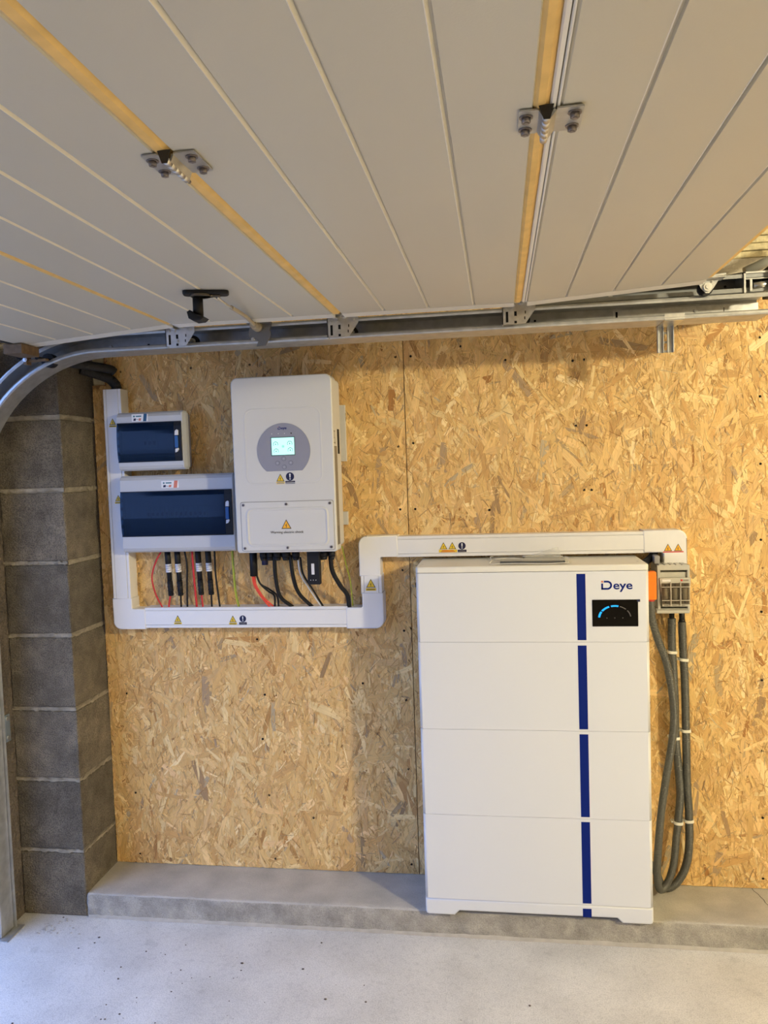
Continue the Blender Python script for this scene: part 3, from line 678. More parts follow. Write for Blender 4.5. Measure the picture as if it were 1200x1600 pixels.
# ------------------------------------------------------------------ stickers
def tri_sticker(parent, cx, z0, w, Y, amber=False, cap=True, capw=None, name='warning_sticker', red=False):
    m = MB(); hC = w*0.27 if cap else 0; zt = z0+(hC+w*0.06 if cap else 0); h = w*0.92
    if cap:
        cw = (capw or w)
        m.prism(rrect(cx-cw*0.55, cx+cw*0.55, z0, z0+hC, w*0.05, 2), Y-0.0004, Y+0.0002, 'y', 3 if red else 0)
        if not red:
            m.box(cx-cw*0.42, cx+cw*0.42, Y-0.0006, Y-0.0003, z0+hC*0.56, z0+hC*0.74, mi=1); m.box(cx-cw*0.46, cx+cw*0.46, Y-0.0006, Y-0.0003, z0+hC*0.2, z0+hC*0.38, mi=1)
    T = lambda s, zc=0: [(cx-w/2*s, zt+h*(1-s)*0.36), (cx+w/2*s, zt+h*(1-s)*0.36), (cx, zt+h*(1-s)*0.36+h*s)]
    m.prism(T(1.0), Y-0.0004, Y+0.0002, 'y', 1); m.prism(T(0.80), Y-0.0006, Y, 'y', 2 if amber else 0)
    # lightning bolt
    b0 = (cx, zt+h*0.14); k = w*0.30
    bl = [(0.05, 1.25), (-0.35, 0.55), (-0.02, 0.60), (-0.12, 0.12), (-0.25, 0.18), (0.0, -0.08), (0.14, 0.26), (0.02, 0.20), (0.22, 0.80), (-0.06, 0.74), (0.22, 1.25)]
    m.prism([(b0[0]+x*k, b0[1]+z*k) for x, z in bl], Y-0.0008, Y, 'y', 1)
    return m.build(name, [M_yel, M_ink, M_ora, M_stkred], parent)
def bang_sticker(parent, cx, z0, w, Y):
    m = MB(); r = w*0.46; cz = z0+w*0.34+r
    m.prism(rrect(cx-w*0.55, cx+w*0.55, z0, z0+w*0.32, w*0.03, 2), Y-0.0004, Y+0.0002, 'y', 0)
    m.box(cx-w*0.40, cx+w*0.40, Y-0.0006, Y-0.0003, z0+w*0.20, z0+w*0.24, mi=1); m.box(cx-w*0.44, cx+w*0.44, Y-0.0006, Y-0.0003, z0+w*0.09, z0+w*0.13, mi=1)
    m.prism(circ(cx, cz, r, 28), Y-0.0004, Y+0.0002, 'y', 0)
    m.prism([(cx-w*0.05, cz-w*0.13), (cx+w*0.05, cz-w*0.13), (cx+w*0.085, cz+w*0.32), (cx-w*0.085, cz+w*0.32)], Y-0.0007, Y, 'y', 2)
    m.prism(circ(cx, cz-w*0.27, w*0.075, 12), Y-0.0007, Y, 'y', 2)
    return m.build('mandatory_sticker', [M_navyd, M_label, M_stkw], parent)

# ------------------------------------------------------------------ cable trunking
TY = 2.685
tr = thing('cable_trunking', 'white plastic cable trunking running around the boxes to the battery', 'trunking', (-1.37, WY, 1.03))
def run(x0, x1, z0, z1, horiz, label=None, open_top=False):
    """body with a lid; the lid stands between two fine side lines"""
    o = MB()
    o.prism([(x0, z0), (x1, z0), (x1, z1), (x0, z1)], TY+0.003, WY-0.001, 'y')
    w = 0.010
    if horiz: o.box(x0, x1, TY, TY+0.003, z0, z0+w, 0.0008, seg=1); o.box(x0, x1, TY, TY+0.003, z1-w, z1, 0.0008, seg=1)
    else: o.box(x0, x0+w, TY, TY+0.003, z0, z1, 0.0008, seg=1); o.box(x1-w, x1, TY, TY+0.003, z0, z1, 0.0008, seg=1)
    bo = o.build('duct', M_pvc, tr)
    l = MB()
    if horiz: l.box(x0, x1, TY-0.0008, TY+0.004, z0+w+0.0012, z1-w-0.0012, 0.001, seg=1)
    else: l.box(x0+w+0.0012, x1-w-0.0012, TY-0.0008, TY+0.004, z0, z1, 0.001, seg=1)
    l.build('lid', M_pvc, bo); return bo
VX0, VX1 = -1.403, -1.336
d1 = run(VX0, VX1, 1.10, 1.862, False)
d2 = run(-1.285, -0.535, 0.9945, 1.0685, True)
d3 = run(-0.484, -0.411, 1.112, 1.178, False)
d4 = run(-0.355, 0.470, 1.2385, 1.3100, True)
def elbow(cx0, cx1, cz0, cz1, kind, lab=None):
    """L cover; kind = which outer corner is rounded; limb width ~0.074"""
    t = 0.0745
    if kind == 'bl': pts = [(cx0, cz1), (cx0, cz0+0.03)]+circ(cx0+0.03, cz0+0.03, 0.03, 8, 180, 270)+[(cx1, cz0), (cx1, cz0+t), (cx0+t+0.004, cz0+t), (cx0+t, cz0+t+0.004), (cx0+t, cz1)]
    if kind == 'br': pts = [(cx1, cz1), (cx1-t, cz1), (cx1-t, cz0+t+0.004), (cx1-t-0.004, cz0+t), (cx0, cz0+t), (cx0, cz0), (cx1-0.03, cz0)]+circ(cx1-0.03, cz0+0.03, 0.03, 8, 270, 360)
    if kind == 'tl': pts = [(cx0, cz0), (cx0+t, cz0), (cx0+t, cz1-t-0.004), (cx0+t+0.004, cz1-t), (cx1, cz1-t), (cx1, cz1), (cx0+0.03, cz1)]+circ(cx0+0.03, cz1-0.03, 0.03, 8, 90, 180)
    if kind == 'tr': pts = [(cx1-t, cz0), (cx1, cz0), (cx1, cz1-0.03)]+circ(cx1-0.03, cz1-0.03, 0.03, 8, 0, 90)+[(cx0, cz1), (cx0, cz1-t), (cx1-t-0.004, cz1-t), (cx1-t, cz1-t-0.004)]
    return MB().prism(pts, TY-0.003, WY-0.0008, 'y', bev=0.004).build('elbow', M_pvc, tr)
elbow(-1.407, -1.283, 0.990, 1.104, 'bl')
elbow(-0.540, -0.407, 0.990, 1.116, 'br')
elbow(-0.488, -0.351, 1.174, 1.314, 'tl')
elbow(0.466, 0.604, 1.175, 1.314, 'tr')
tri_sticker(tr, -1.371, 1.726, 0.025, TY-0.001); tri_sticker(tr, -1.364, 1.450, 0.025, TY-0.001)
tri_sticker(tr, -1.160, 1.008, 0.026, TY-0.001); tri_sticker(tr, -0.953, 1.006, 0.026, TY-0.001); bang_sticker(tr, -0.916, 1.006, 0.026, TY-0.001)
tri_sticker(tr, -0.449, 1.123, 0.033, TY-0.001)
sa = tri_sticker(tr, -0.193, 1.263, 0.026, TY-0.001, cap=False); sa2 = tri_sticker(tr, -0.163, 1.263, 0.026, TY-0.001, cap=False)
m = MB(); m.box(-0.209, -0.147, TY-0.0014, TY-0.0008, 1.252, 1.2615, mi=0); m.box(-0.199, -0.158, TY-0.0017, TY-0.0013, 1.2575, 1.2595, mi=1); m.box(-0.202, -0.154, TY-0.0017, TY-0.0013, 1.2535, 1.2555, mi=1)
m.build('caption_sticker', [M_yel, M_stkred], tr)
bang_sticker(tr, -0.130, 1.252, 0.027, TY-0.001)
tri_sticker(tr, 0.543, 1.244, 0.026, TY-0.0032, amber=True, cap=False); tri_sticker(tr, 0.575, 1.244, 0.026, TY-0.0032, amber=True, cap=False)
MB().box(0.527, 0.592, TY-0.0036, TY-0.0030, 1.2395, 1.2430).build('caption_sticker', M_stkred, tr)

# ------------------------------------------------------------------ enclosures
def enclosure(x0, x1, z0, z1, yf, wz0, wz1, name, label, nbreak, stick, stickcol):
    cx = (x0+x1)/2
    t = thing(name, label, 'fuse box', (cx, WY, z0))
    # back shell (slightly narrower) and front cover
    MB().prism(rrect(x0+0.005, x1-0.018, z0+0.005, z1-0.005, 0.010, 4), yf+0.045, WY-0.0005, 'y').build('back_box', M_box, t)
    # cover : frame of four bars around the window opening
    wx0, wx1 = x0+0.0015, x1-0.0095
    c = MB()
    side = [(yf+0.006, z1-0.006), (yf+0.016, z1), (yf+0.047, z1), (yf+0.047, wz1), (yf, wz1), (yf, z1-0.016)]
    c.prism(side, x0, x1-0.006, 'x')
    side = [(yf+0.006, z0+0.006), (yf+0.016, z0), (yf+0.047, z0), (yf+0.047, wz0), (yf, wz0), (yf, z0+0.016)]
    c.prism(side, x0, x1-0.006, 'x')
    # right cheek, chamfered back
    c.prism([(x1-0.0100, yf), (x1-0.0050, yf+0.001), (x1, yf+0.020), (x1-0.002, yf+0.047), (x1-0.0100, yf+0.047)], z0+0.006, z1-0.006, 'z')
    c.box(x0, x0+0.0025, yf+0.004, yf+0.047, z0+0.006, z1-0.006)
    bmesh.ops.remove_doubles(c.bm, verts=c.bm.verts, dist=1e-6)
    cov = c.build('cover', M_box, t)
    # inner face plate with breakers
    ip = MB(); iy = yf+0.030
    ip.box(wx0+0.001, wx1, iy, iy+0.003, wz0+0.001, wz1-0.001, mi=0)
    ip.box(wx0+0.022, wx1-0.030, iy-0.005, iy, wz0+0.008, wz1-0.008, 0.002, mi=0)
    inner = ip.build('face_plate', M_boxin, t)
    n = nbreak; w = 0.0175; zc = (wz0+wz1)/2
    sx = cx-0.012-n*w/2
    for k in range(n):
        b_ = MB(); X = sx+k*w
        b_.box(X+0.0006, X+w-0.0006, iy-0.010, iy-0.004, zc-0.021, zc+0.021, 0.0008, mi=0, seg=1)
        b_.box(X+0.005, X+w-0.005, iy-0.015, iy-0.010, zc-0.009, zc+0.003, 0.0008, mi=1, seg=1)
        b_.build('breaker', [M_ceram, M_navyd if k % 3 else M_black], inner)
    # tinted window, slightly bowed
    g_ = MB(); N = 10; R0 = []
    for i in range(N+1):
        tt = i/N; z = wz0+(wz1-wz0)*tt; y = yf-0.002-0.007*math.sin(math.pi*tt)**0.6
        R0.append((y, z))
    outline = R0+[(y+0.0022, z) for y, z in R0[::-1]]
    g_.prism(outline, wx0-0.0008, wx1-0.026, 'x')
    wn_ = g_.build('window', M_blueglass, t)
    g_ = MB(); outline = R0+[(y+0.010, z) for y, z in R0[::-1]]
    g_.prism(outline, wx1-0.0258, wx1+0.0005, 'x'); lp = g_.build('lock_strip', M_black, t)
    # frame lines
    f_ = MB(); f_.box(wx0-0.001, wx1, yf-0.003, yf+0.004, wz0-0.0022, wz0+0.0006); f_.box(wx0-0.001, wx1, yf-0.003, yf+0.004, wz1-0.0006, wz1+0.0022)
    for k in range(4): f_.box(wx0-0.0018, wx0+0.0012, yf-0.002, yf+0.010, wz0+(wz1-wz0)*(0.18+0.2*k), wz0+(wz1-wz0)*(0.26+0.2*k))
    f_.build('window_edge', M_black, t)
    # slider : white tab, blue bar, white tab
    lx = wx1-0.015; ys = yf-0.011
    s_ = MB(); s_.prism([(lx-0.006, zc+0.020), (lx-0.0045, zc+0.035), (lx+0.002, zc+0.040), (lx+0.007, zc+0.037), (lx+0.007, zc+0.020)], ys-0.002, ys+0.004, 'y', bev=0.001); s_.build('white_tab', M_band, lp); s_ = MB()
    s_.prism([(lx-0.006, zc-0.040), (lx-0.005, zc-0.027), (lx+0.006, zc-0.025), (lx+0.007, zc-0.030), (lx+0.001, zc-0.038)], ys-0.002, ys+0.004, 'y', bev=0.001); s_.build('white_tab', M_band, lp)
    s_ = MB(); s_.prism(rrect(lx-0.006, lx+0.006, zc-0.024, zc+0.018, 0.002, 3), ys-0.003, ys+0.004, 'y', bev=0.001); s_.build('blue_slider', mat('slider_blue', (0.01, 0.08, 0.28), 0.4), lp)
    # sticker : white slip with small blocks
    a, c_, zz0, zz1 = stick
    s_ = MB(); Y = yf-0.0003; s_.prism(rrect(a, c_, zz0, zz1, 0.0012, 2), Y-0.0004, Y+0.0006, 'y', 0)
    w_, h_ = c_-a, zz1-zz0
    s_.prism([(a+w_*0.10, zz0+h_*0.10), (a+w_*0.24, zz0+h_*0.10), (a+w_*0.27, zz0+h_*0.42), (a+w_*0.13, zz0+h_*0.42)], Y-0.0007, Y, 'y', 1)
    s_.prism([(a+w_*0.42, zz0+h_*0.10), (a+w_*0.56, zz0+h_*0.10), (a+w_*0.59, zz0+h_*0.42), (a+w_*0.45, zz0+h_*0.42)], Y-0.0007, Y, 'y', 2)
    s_.box(a+w_*0.27, a+w_*0.42, Y-0.0006, Y, zz0+h_*0.24, zz0+h_*0.28, mi=1)
    s_.box(a+w_*0.26, a+w_*0.60, Y-0.0006, Y, zz0+h_*0.62, zz0+h_*0.78, mi=4)
    s_.prism(circ(a+w_*0.15, zz0+h_*0.70, h_*0.13, 10), Y-0.0006, Y, 'y', 4)
    s_.prism([(a+w_*0.70, zz0), (a+w_*0.90, zz0), (a+w_*0.96, zz1), (a+w_*0.76, zz1)], Y-0.0008, Y, 'y', 3)
    s_.build('sticker', [M_stkw, M_navyd, M_stkpink, stickcol, mat('teal_print', (0.03, 0.16, 0.20), 0.5)], t)
    return t
e1 = enclosure(-1.333, -1.085, 1.566, 1.772, 2.640, 1.598, 1.733, 'small_fuse_box', 'small grey fuse box with blue-tinted window, the upper of two', 3,
               (-1.276, -1.216, 1.739, 1.765), M_stkteal)
e2 = enclosure(-1.333, -0.912, 1.274, 1.548, 2.640, 1.334, 1.490, 'large_fuse_box', 'wide grey fuse box with blue-tinted window, under the small one', 13,
               (-1.178, -1.114, 1.502, 1.527), mat('sticker_coral', (0.66, 0.20, 0.12), 0.5))
# gland between box and inverter
m = MB(); m.cyl((-0.931, 2.69, 1.400), 0.007, 0.05, 'x', 14); m.cyl((-0.900, 2.69, 1.400), 0.015, 0.016, 'x', 6); m.build('side_gland', M_black, e2)

# ------------------------------------------------------------------ inverter
iv = thing('inverter', 'white wall-mounted inverter with round grey control panel', 'inverter', (-0.70, WY, 1.277))
IX0, IX1, IZ0, IZ1, IY = -0.876, -0.533, 1.277, 1.861, 2.540
MB().prism(rrect(IX0, IX1, IZ0, IZ1, (0.010, 0.010, 0.022, 0.022), 6), IY, IY+0.066, 'y', bev=0.0045).build('front_cover', M_inv, iv)
MB().prism(rrect(IX0+0.004, IX1-0.002, IZ0+0.010, IZ1-0.010, 0.014, 4), IY+0.0665, IY+0.130, 'y').build('body', M_inv, iv)
m = MB()
for k in range(12):
    X = IX0+0.02+k*0.0265; m.box(X, X+0.004, IY+0.131, WY-0.012, IZ0+0.06, IZ1-0.03)
m.box(IX0+0.012, IX1-0.006, IY+0.1305, IY+0.140, IZ0+0.05, IZ1-0.025); m.build('heat_sink', M_invside, iv)
MB().box(-0.80, -0.530, WY-0.020, WY-0.0005, 1.352, 1.398, 0.001).build('wall_bracket', M_inv, iv)
m = MB(); m.box(-0.80, -0.528, WY-0.012, WY-0.0005, 1.575, 1.772, 0.001)
br = m.build('wall_bracket', M_inv, iv)
MB().box(-0.5284, -0.5274, WY-0.008, WY-0.004, 1.715, 1.745).build('slot', M_hole, br)
MB().box(IX1-0.0025, IX1-0.0012, IY+0.075, IY+0.105, 1.60, 1.683).build('side_vent', M_hole, iv)
m = MB(); m.box(IX1-0.0001, IX1+0.0005, IY+0.012, IY+0.052, 1.298, 1.625, mi=0); m.box(IX1+0.0003, IX1+0.0008, IY+0.016, IY+0.048, 1.30, 1.36, mi=1)
m.build('rating_label', [M_label, mat('label_dark', (0.16, 0.14, 0.11), 0.6)], iv)
m = MB(); m.box(IX1-0.0001, IX1+0.0005, IY+0.010, IY+0.030, 1.672, 1.676); m.box(IX1-0.0001, IX1+0.0005, IY+0.018, IY+0.021, 1.650, 1.676); m.box(IX1-0.0001, IX1+0.0005, IY+0.010, IY+0.034, 1.634, 1.638); m.box(IX1-0.0001, IX1+0.0005, IY+0.022, IY+0.025, 1.630, 1.655)
m.build('side_print', M_label, iv)
# faint raised outline on the front
def ring(x0, x1, z0, z1, r, w, Y, d, parent, name, ma, n=6):
    m = MB(); A = rrect(x0, x1, z0, z1, r, n); B = rrect(x0+w, x1-w, z0+w, z1-w, max(r-w, 0.001), n); k = len(A)
    a = [m.bm.verts.new((p[0], Y, p[1])) for p in A]; b_ = [m.bm.verts.new((p[0]*0.5+q[0]*0.5, Y-d, p[1]*0.5+q[1]*0.5)) for p, q in zip(A, B)]; c = [m.bm.verts.new((q[0], Y, q[1])) for q in B]
    for j in range(k):
        m.face([a[j], a[(j+1) % k], b_[(j+1) % k], b_[j]], 0, True); m.face([b_[j], b_[(j+1) % k], c[(j+1) % k], c[j]], 0, True)
    return m.build(name, ma, parent)
ring(-0.835, -0.572, 1.505, 1.757, 0.03, 0.006, IY, 0.0012, iv, 'raised_border', M_inv)
# lower wiring cover
cp = MB(); cp.prism(rrect(-0.8565, -0.5415, 1.2845, 1.4465, 0.006, 4), IY-0.0022, IY+0.001, 'y', bev=0.0008)
cp = cp.build('wiring_cover', M_inv, iv)
ring(-0.840, -0.558, 1.297, 1.428, 0.022, 0.010, IY-0.0022, 0.0035, cp, 'raised_border', M_inv)
m = MB(); m.prism(rrect(-0.8585, -0.5395, 1.2825, 1.4485, 0.007, 4), IY-0.0004, IY+0.001, 'y'); m.build('cover_joint', mat('joint_shade', (0.30, 0.29, 0.27), 0.6), iv)
for (x, z) in ((-0.8475, 1.438), (-0.700, 1.438), (-0.552, 1.438), (-0.8475, 1.293), (-0.700, 1.293), (-0.552, 1.293)):
    k = MB(); k.cyl((x, IY-0.0040, z), 0.0048, 0.0025, 'y', 16, 0); k.cyl((x, IY-0.0046, z), 0.0022, 0.001, 'y', 6, 1); k.build('screw', [M_bolt, M_ink], cp)
tri_sticker(cp, -0.702, 1.356, 0.034, IY-0.0024, amber=True, cap=False, name='shock_sticker')
lettering('shock_lettering', 'Warning electric shock', -0.7575, 1.3385, IY-0.0026, 0.1135, M_ink, cp)
# round control panel
pts = [p for p in circ(-0.7015, 1.6155, 0.0905, 64) if p[1] >= 1.548]
i0 = max(range(len(pts)), key=lambda i: math.hypot(pts[i][0]-pts[i-1][0], pts[i][1]-pts[i-1][1])); pts = pts[i0:]+pts[:i0]
dx = math.sqrt(0.0905**2-(0.0675)**2)
pts = [(-0.7015+dx, 1.548)]+pts+[(-0.7015-dx, 1.548)]
cpn = MB().prism(pts, IY-0.0018, IY+0.001, 'y', bev=0.0006).build('control_panel', M_disk, iv)
Y = IY-0.0018
m = MB(); m.box(-0.7445, -0.6620, Y-0.0004, Y+0.0004, 1.5985, 1.6610); m.build('screen_frame', mat('frame_green_grey', (0.07, 0.13, 0.13), 0.4), cpn)
m = MB(); m.box(-0.7415, -0.6645, Y-0.0007, Y+0.0002, 1.6015, 1.6580, mi=0)
for (cx, cz) in ((-0.7275, 1.637), (-0.6795, 1.638), (-0.7265, 1.614), (-0.6785, 1.616)):
    for a in range(-30, 210, 22):
        A0, A1 = math.radians(a), math.radians(a+20); q = [(cx+r*math.cos(t), cz+r*math.sin(t)) for r, t in ((0.0088, A0), (0.0088, A1), (0.0070, A1), (0.0070, A0))]
        m.prism(q, Y-0.0009, Y-0.0006, 'y', 1)
    m.box(cx-0.0014, cx+0.0014, Y-0.0009, Y-0.0006, cz-0.0025, cz+0.002, mi=1)
m.prism(circ(-0.7025, 1.629, 0.0045, 12), Y-0.0009, Y-0.0006, 'y', 2)
m.build('lit_screen', [M_lcd, M_lcdink, mat('lcd_faint', (0.2, 0.4, 0.35), 0.4, emit=(0.30, 0.80, 0.66), estr=0.8)], cpn)
for i, x in enumerate((-0.7395, -0.7170, -0.6960, -0.6735)):
    m = MB(); m.prism(circ(x, 1.6715, 0.0013 if i < 3 else 0.0024, 10), Y-0.0004, Y+0.0002, 'y'); m.build('indicator', M_stkw if i < 3 else M_ink, cpn)
for (x, z) in ((-0.702, 1.5885), (-0.7235, 1.5745), (-0.6785, 1.5745), (-0.701, 1.5610)):
    m = MB(); m.prism(circ(x, z, 0.0078, 20), Y-0.0005, Y+0.0002, 'y', 1); m.prism(circ(x, z, 0.0068, 20), Y-0.0009, Y, 'y', 0); m.box(x-0.0022, x+0.0022, Y-0.0011, Y-0.0007, z-0.0018, z+0.0018, mi=2)
    m.build('button', [M_disk, mat('button_ring', (0.12, 0.125, 0.18), 0.5), mat('button_mark', (0.40, 0.41, 0.50), 0.5)], cpn)
def brand_mark(parent, x, z, Y, w, letters, ink):
    """rounded D with a small pink square, then lower case letters"""
    h = w*0.30; t = h*0.20; m = MB()
    m.prism([(x, z), (x+w*0.20, z), (x+w*0.20, z+t), (x, z+t)], Y-0.0004, Y+0.0002, 'y')
    m.prism([(x, z), (x+t, z), (x+t, z+h*0.70), (x, z+h*0.70)], Y-0.0004, Y+0.0002, 'y')
    m.prism([(x+w*0.085, z+h-t), (x+w*0.20, z+h-t), (x+w*0.20, z+h), (x+w*0.085, z+h)], Y-0.0004, Y+0.0002, 'y')
    for k in range(12):
        a0, a1 = math.radians(-90+15*k), math.radians(-90+15*(k+1)); c = (x+w*0.199, z+h/2)
        m.prism([(c[0]+r*math.cos(a), c[1]+r*math.sin(a)) for r, a in ((h/2, a0), (h/2, a1), (h/2-t, a1), (h/2-t, a0))], Y-0.0004, Y+0.0002, 'y')
    m.prism([(x, z+h*0.80), (x+t*1.1, z+h*0.80), (x+t*1.1, z+h), (x, z+h)], Y-0.0004, Y+0.0002, 'y', 1)
    o = m.build('logo', [ink, M_stkpink], parent)
    lettering('lettering', letters, x+w*0.385, z-h*0.26, Y-0.0003, w*0.615, ink, parent, bold=0.0016, height=h*0.93)
brand_mark(cpn, -0.7185, 1.6850, Y, 0.030, 'eye', M_navy)
tri_sticker(iv, -0.7165, 1.505, 0.027, IY-0.0003, amber=False); bang_sticker(iv, -0.6835, 1.505, 0.030, IY-0.0003)
# glands under the inverter
for (x, w) in ((-0.814, 0.013), (-0.790, 0.013), (-0.764, 0.015), (-0.733, 0.016), (-0.698, 0.0135), (-0.602, 0.018), (-0.572, 0.012)):
    m = MB(); m.cyl((x*1.0, 2.630, 1.2785), w*0.85, -0.008, 'z', 16); m.cyl((x, 2.630, 1.2705), w, -0.018, 'z', 8); m.cyl((x, 2.630, 1.2525), w*0.92, -0.012, 'z', 16, r2=w*0.68); m.build('cable_gland', M_black, iv)
m = MB(); m.box(-0.650, -0.606, 2.59, 2.612, 1.160, 1.278, 0.003, mi=0); m.box(-0.635, -0.625, 2.5885, 2.5902, 1.195, 1.232, mi=1)
for x in (-0.639, -0.630, -0.621): m.cyl((x, 2.5888, 1.176), 0.0014, 0.0015, 'y', 8, mi=1)
dl = m.build('data_stick', [M_black, M_band], iv)

# ------------------------------------------------------------------ wires between boxes and trunking
ZT, ZBOX, YW = 1.0675, 1.275, 2.700
def wire(name, label, pts, r, ma, cat='wire', group=None, extra=None):
    t = thing(name, label, cat, pts[-1], group)
    m = MB(); m.tube(pts, r, 10); m.build('insulation', ma, t)
    if extra: extra(t)
    return t
wire('red_wire', 'thin red wire bowing left, leftmost under the wide fuse box', [(-1.213, YW, 1.279), (-1.236, YW-.01, 1.235), (-1.251, YW-.015, 1.180), (-1.243, YW-.01, 1.120), (-1.222, YW, 1.0645)], 0.0030, M_red)
def pv(x, xb, z_low, label, ma, name):
    t = thing(name, label, 'wire', (xb, YW, 1.066))
    m = MB(); m.tube([(xb, YW, 1.0645), (xb+(x-xb)*0.3, YW, 1.085), (x+0.002, YW, z_low+0.01)], 0.0034, 10); m.build('insulation', ma, t)
    m = MB(); m.cyl((x+0.002, YW, z_low), 0.0095, 0.055, (-0.035, 0, 1), 14); m.cyl((x, YW, z_low+0.05), 0.0088, 0.1, (-0.035, 0, 1), 14)
    for k in range(4): m.cyl((x+0.002-0.0007*k, YW, z_low+0.004+k*0.014), 0.0102, 0.004, (-0.035, 0, 1), 14)
    m.cyl((x-0.0025, YW, z_low+0.105), 0.0105, 0.062, (-0.035, 0, 1), 14); c = m.build('plug', M_black, t)
    m = MB()
    for k in range(4): m.cyl((x-0.0018-0.0003*k, YW, z_low+0.0855+k*0.0078), 0.0106, 0.0070, (-0.035, 0, 1), 16)
    m.build('ring_marks', M_band, c)
    return t
pv(-1.190, -1.199, 1.110, 'black plug with white rings on a red tail, leftmost plug', M_red, 'plugged_wire')
pv(-1.153, -1.151, 1.110, 'black plug with white rings on a black tail, second plug', M_wblack, 'plugged_wire')
wire('black_wire', 'thin black wire right of the second ringed plug', [(-1.130, YW, 1.279), (-1.122, YW, 1.22), (-1.125, YW, 1.15), (-1.128, YW, 1.0645)], 0.0034, M_wblack)
wire('red_wire', 'straight thick red wire left of the third ringed plug', [(-1.101, YW, 1.279), (-1.098, YW, 1.18), (-1.092, YW, 1.0645)], 0.0040, M_red)
pv(-1.075, -1.069, 1.112, 'black plug with white rings on a red tail, third plug', M_red, 'plugged_wire')
pv(-1.037, -1.035, 1.112, 'black plug with white rings on a black tail, rightmost plug', M_wblack, 'plugged_wire')
wire('black_wire', 'thin black wire right of the rightmost ringed plug', [(-1.016, YW, 1.279), (-1.016, YW, 1.19), (-1.010, YW, 1.12), (-1.005, YW, 1.0645)], 0.0034, M_wblack)
def gyw(name, label, pts, r=0.0034):
    t = thing(name, label, 'wire', pts[-1]); m = MB(); m.tube(pts, r, 10); m.build('insulation', M_gy, t)
    m = MB(); m.tube([(p[0]+r*0.62, p[1]-r*0.62, p[2]) for p in pts], r*0.36, 6); m.build('green_stripe', M_green, t); return t
gyw('earth_wire', 'yellow and green earth wire between the wide fuse box and the trunking', [(-0.950, YW, 1.279), (-0.948, YW, 1.19), (-0.944, YW, 1.12), (-0.934, YW, 1.0645)], 0.0042)
gyw('earth_wire', 'thin yellow-green earth wire beside the inverter dropping behind the black cable', [(-0.552, 2.71, 1.279), (-0.540, 2.715, 1.21), (-0.528, 2.72, 1.15), (-0.522, 2.72, 1.0645)], 0.0025)
t = thing('heat_shrink_cable', 'black heat-shrink sleeve with red wires coming out of it', 'cable', (-0.838, YW-.04, 1.185))
m = MB(); m.cyl((-0.860, YW-.04, 1.183), 0.0135, 0.100, (0, 0, 1), 16); m.build('sleeve', M_wblack, t)
for (dx, dy, e) in ((-0.004, 0, -0.816), (0.002, 0.005, -0.803)):
    m = MB(); m.tube([(-0.862+dx, YW-.04+dy, 1.186), (-0.858+dx, YW-.035, 1.15), (-0.838+dx, YW-.02, 1.105), (e, YW-.005+dy, 1.0645)], 0.0034, 10); m.build('red_lead', M_red2, t)
for (dx, e, zz) in ((0, -0.800, 0.0), (0.005, -0.786, 0.006)):
    m = MB(); m.tube([(-0.850, YW-.042, 1.186), (-0.838, YW-.04, 1.155), (-0.815+dx, YW-.03, 1.128+zz), (-0.797+dx*2, YW-.015, 1.108), (e, YW-.003, 1.0645)], 0.0034, 10); m.build('black_lead', M_wblack, t)
m = MB(); m.cyl((-0.8185, YW-.04, 1.222), 0.011, 0.055, (0, 0, 1), 14); m.build('blanking_plug', M_navyd, t)
wire('black_cable', 'black cable from the inverter curving right, first beside the red leads', [(-0.775, 2.63, 1.256), (-0.776, 2.64, 1.18), (-0.768, 2.66, 1.11), (-0.735, 2.70, 1.0645)], 0.0068, M_wblack, 'cable')
wire('black_cable', 'black cable from the inverter, middle one left of the white wire', [(-0.718, 2.63, 1.258), (-0.713, 2.64, 1.18), (-0.700, 2.66, 1.12), (-0.664, 2.70, 1.0645)], 0.0068, M_wblack, 'cable')
wire('white_wire', 'white wire running beside a thin black one below the inverter', [(-0.691, 2.63, 1.250), (-0.688, 2.645, 1.19), (-0.668, 2.67, 1.14), (-0.630, 2.70, 1.0645)], 0.0032, M_wwhite)
wire('black_wire', 'thin black wire beside the white wire below the inverter', [(-0.683, 2.63, 1.250), (-0.679, 2.645, 1.19), (-0.652, 2.67, 1.13), (-0.624, 2.70, 1.0645)], 0.0034, M_wblack)
wire('black_cable', 'thick black cable from the inverter, rightmost, bending beside the data stick', [(-0.577, 2.63, 1.256), (-0.574, 2.64, 1.20), (-0.552, 2.66, 1.145), (-0.533, 2.68, 1.11), (-0.530, 2.695, 1.0645)], 0.0080, M_wblack, 'cable')

# black conduit coming over the pillar into the trunking
t = thing('black_conduit', 'black corrugated conduit clipped to the block pillar above the trunking', 'conduit', (-1.37, 2.71, 1.862))
m = MB(); m.tube([(-1.62, 2.500, 1.985), (-1.56, 2.498, 1.952), (-1.49, 2.500, 1.945), (-1.42, 2.60, 1.940), (-1.38, 2.70, 1.935), (-1.37, 2.715, 1.925)], 0.016, 12, corr=0.08, pitch=0.005); m.build('pipe', M_dark, t)
m = MB(); m.tube([(-1.47, 2.66, 1.935), (-1.43, 2.695, 1.920), (-1.39, 2.71, 1.903), (-1.368, 2.715, 1.880), (-1.366, 2.715, 1.860)], 0.0185, 12, corr=0.06, pitch=0.005); m.build('pipe', M_dark, t)
m = MB(); m.tube([(-1.476, 2.5125, 1.920), (-1.478, 2.481, 1.922), (-1.480, 2.481, 1.966), (-1.480, 2.5125, 1.968)], 0.0035, 8, sub=4); m.box(-1.500, -1.472, 2.508, 2.5145, 1.912, 1.924, 0.001); m.build('clip', mat('clip_grey', (0.45, 0.42, 0.36), 0.5), t)

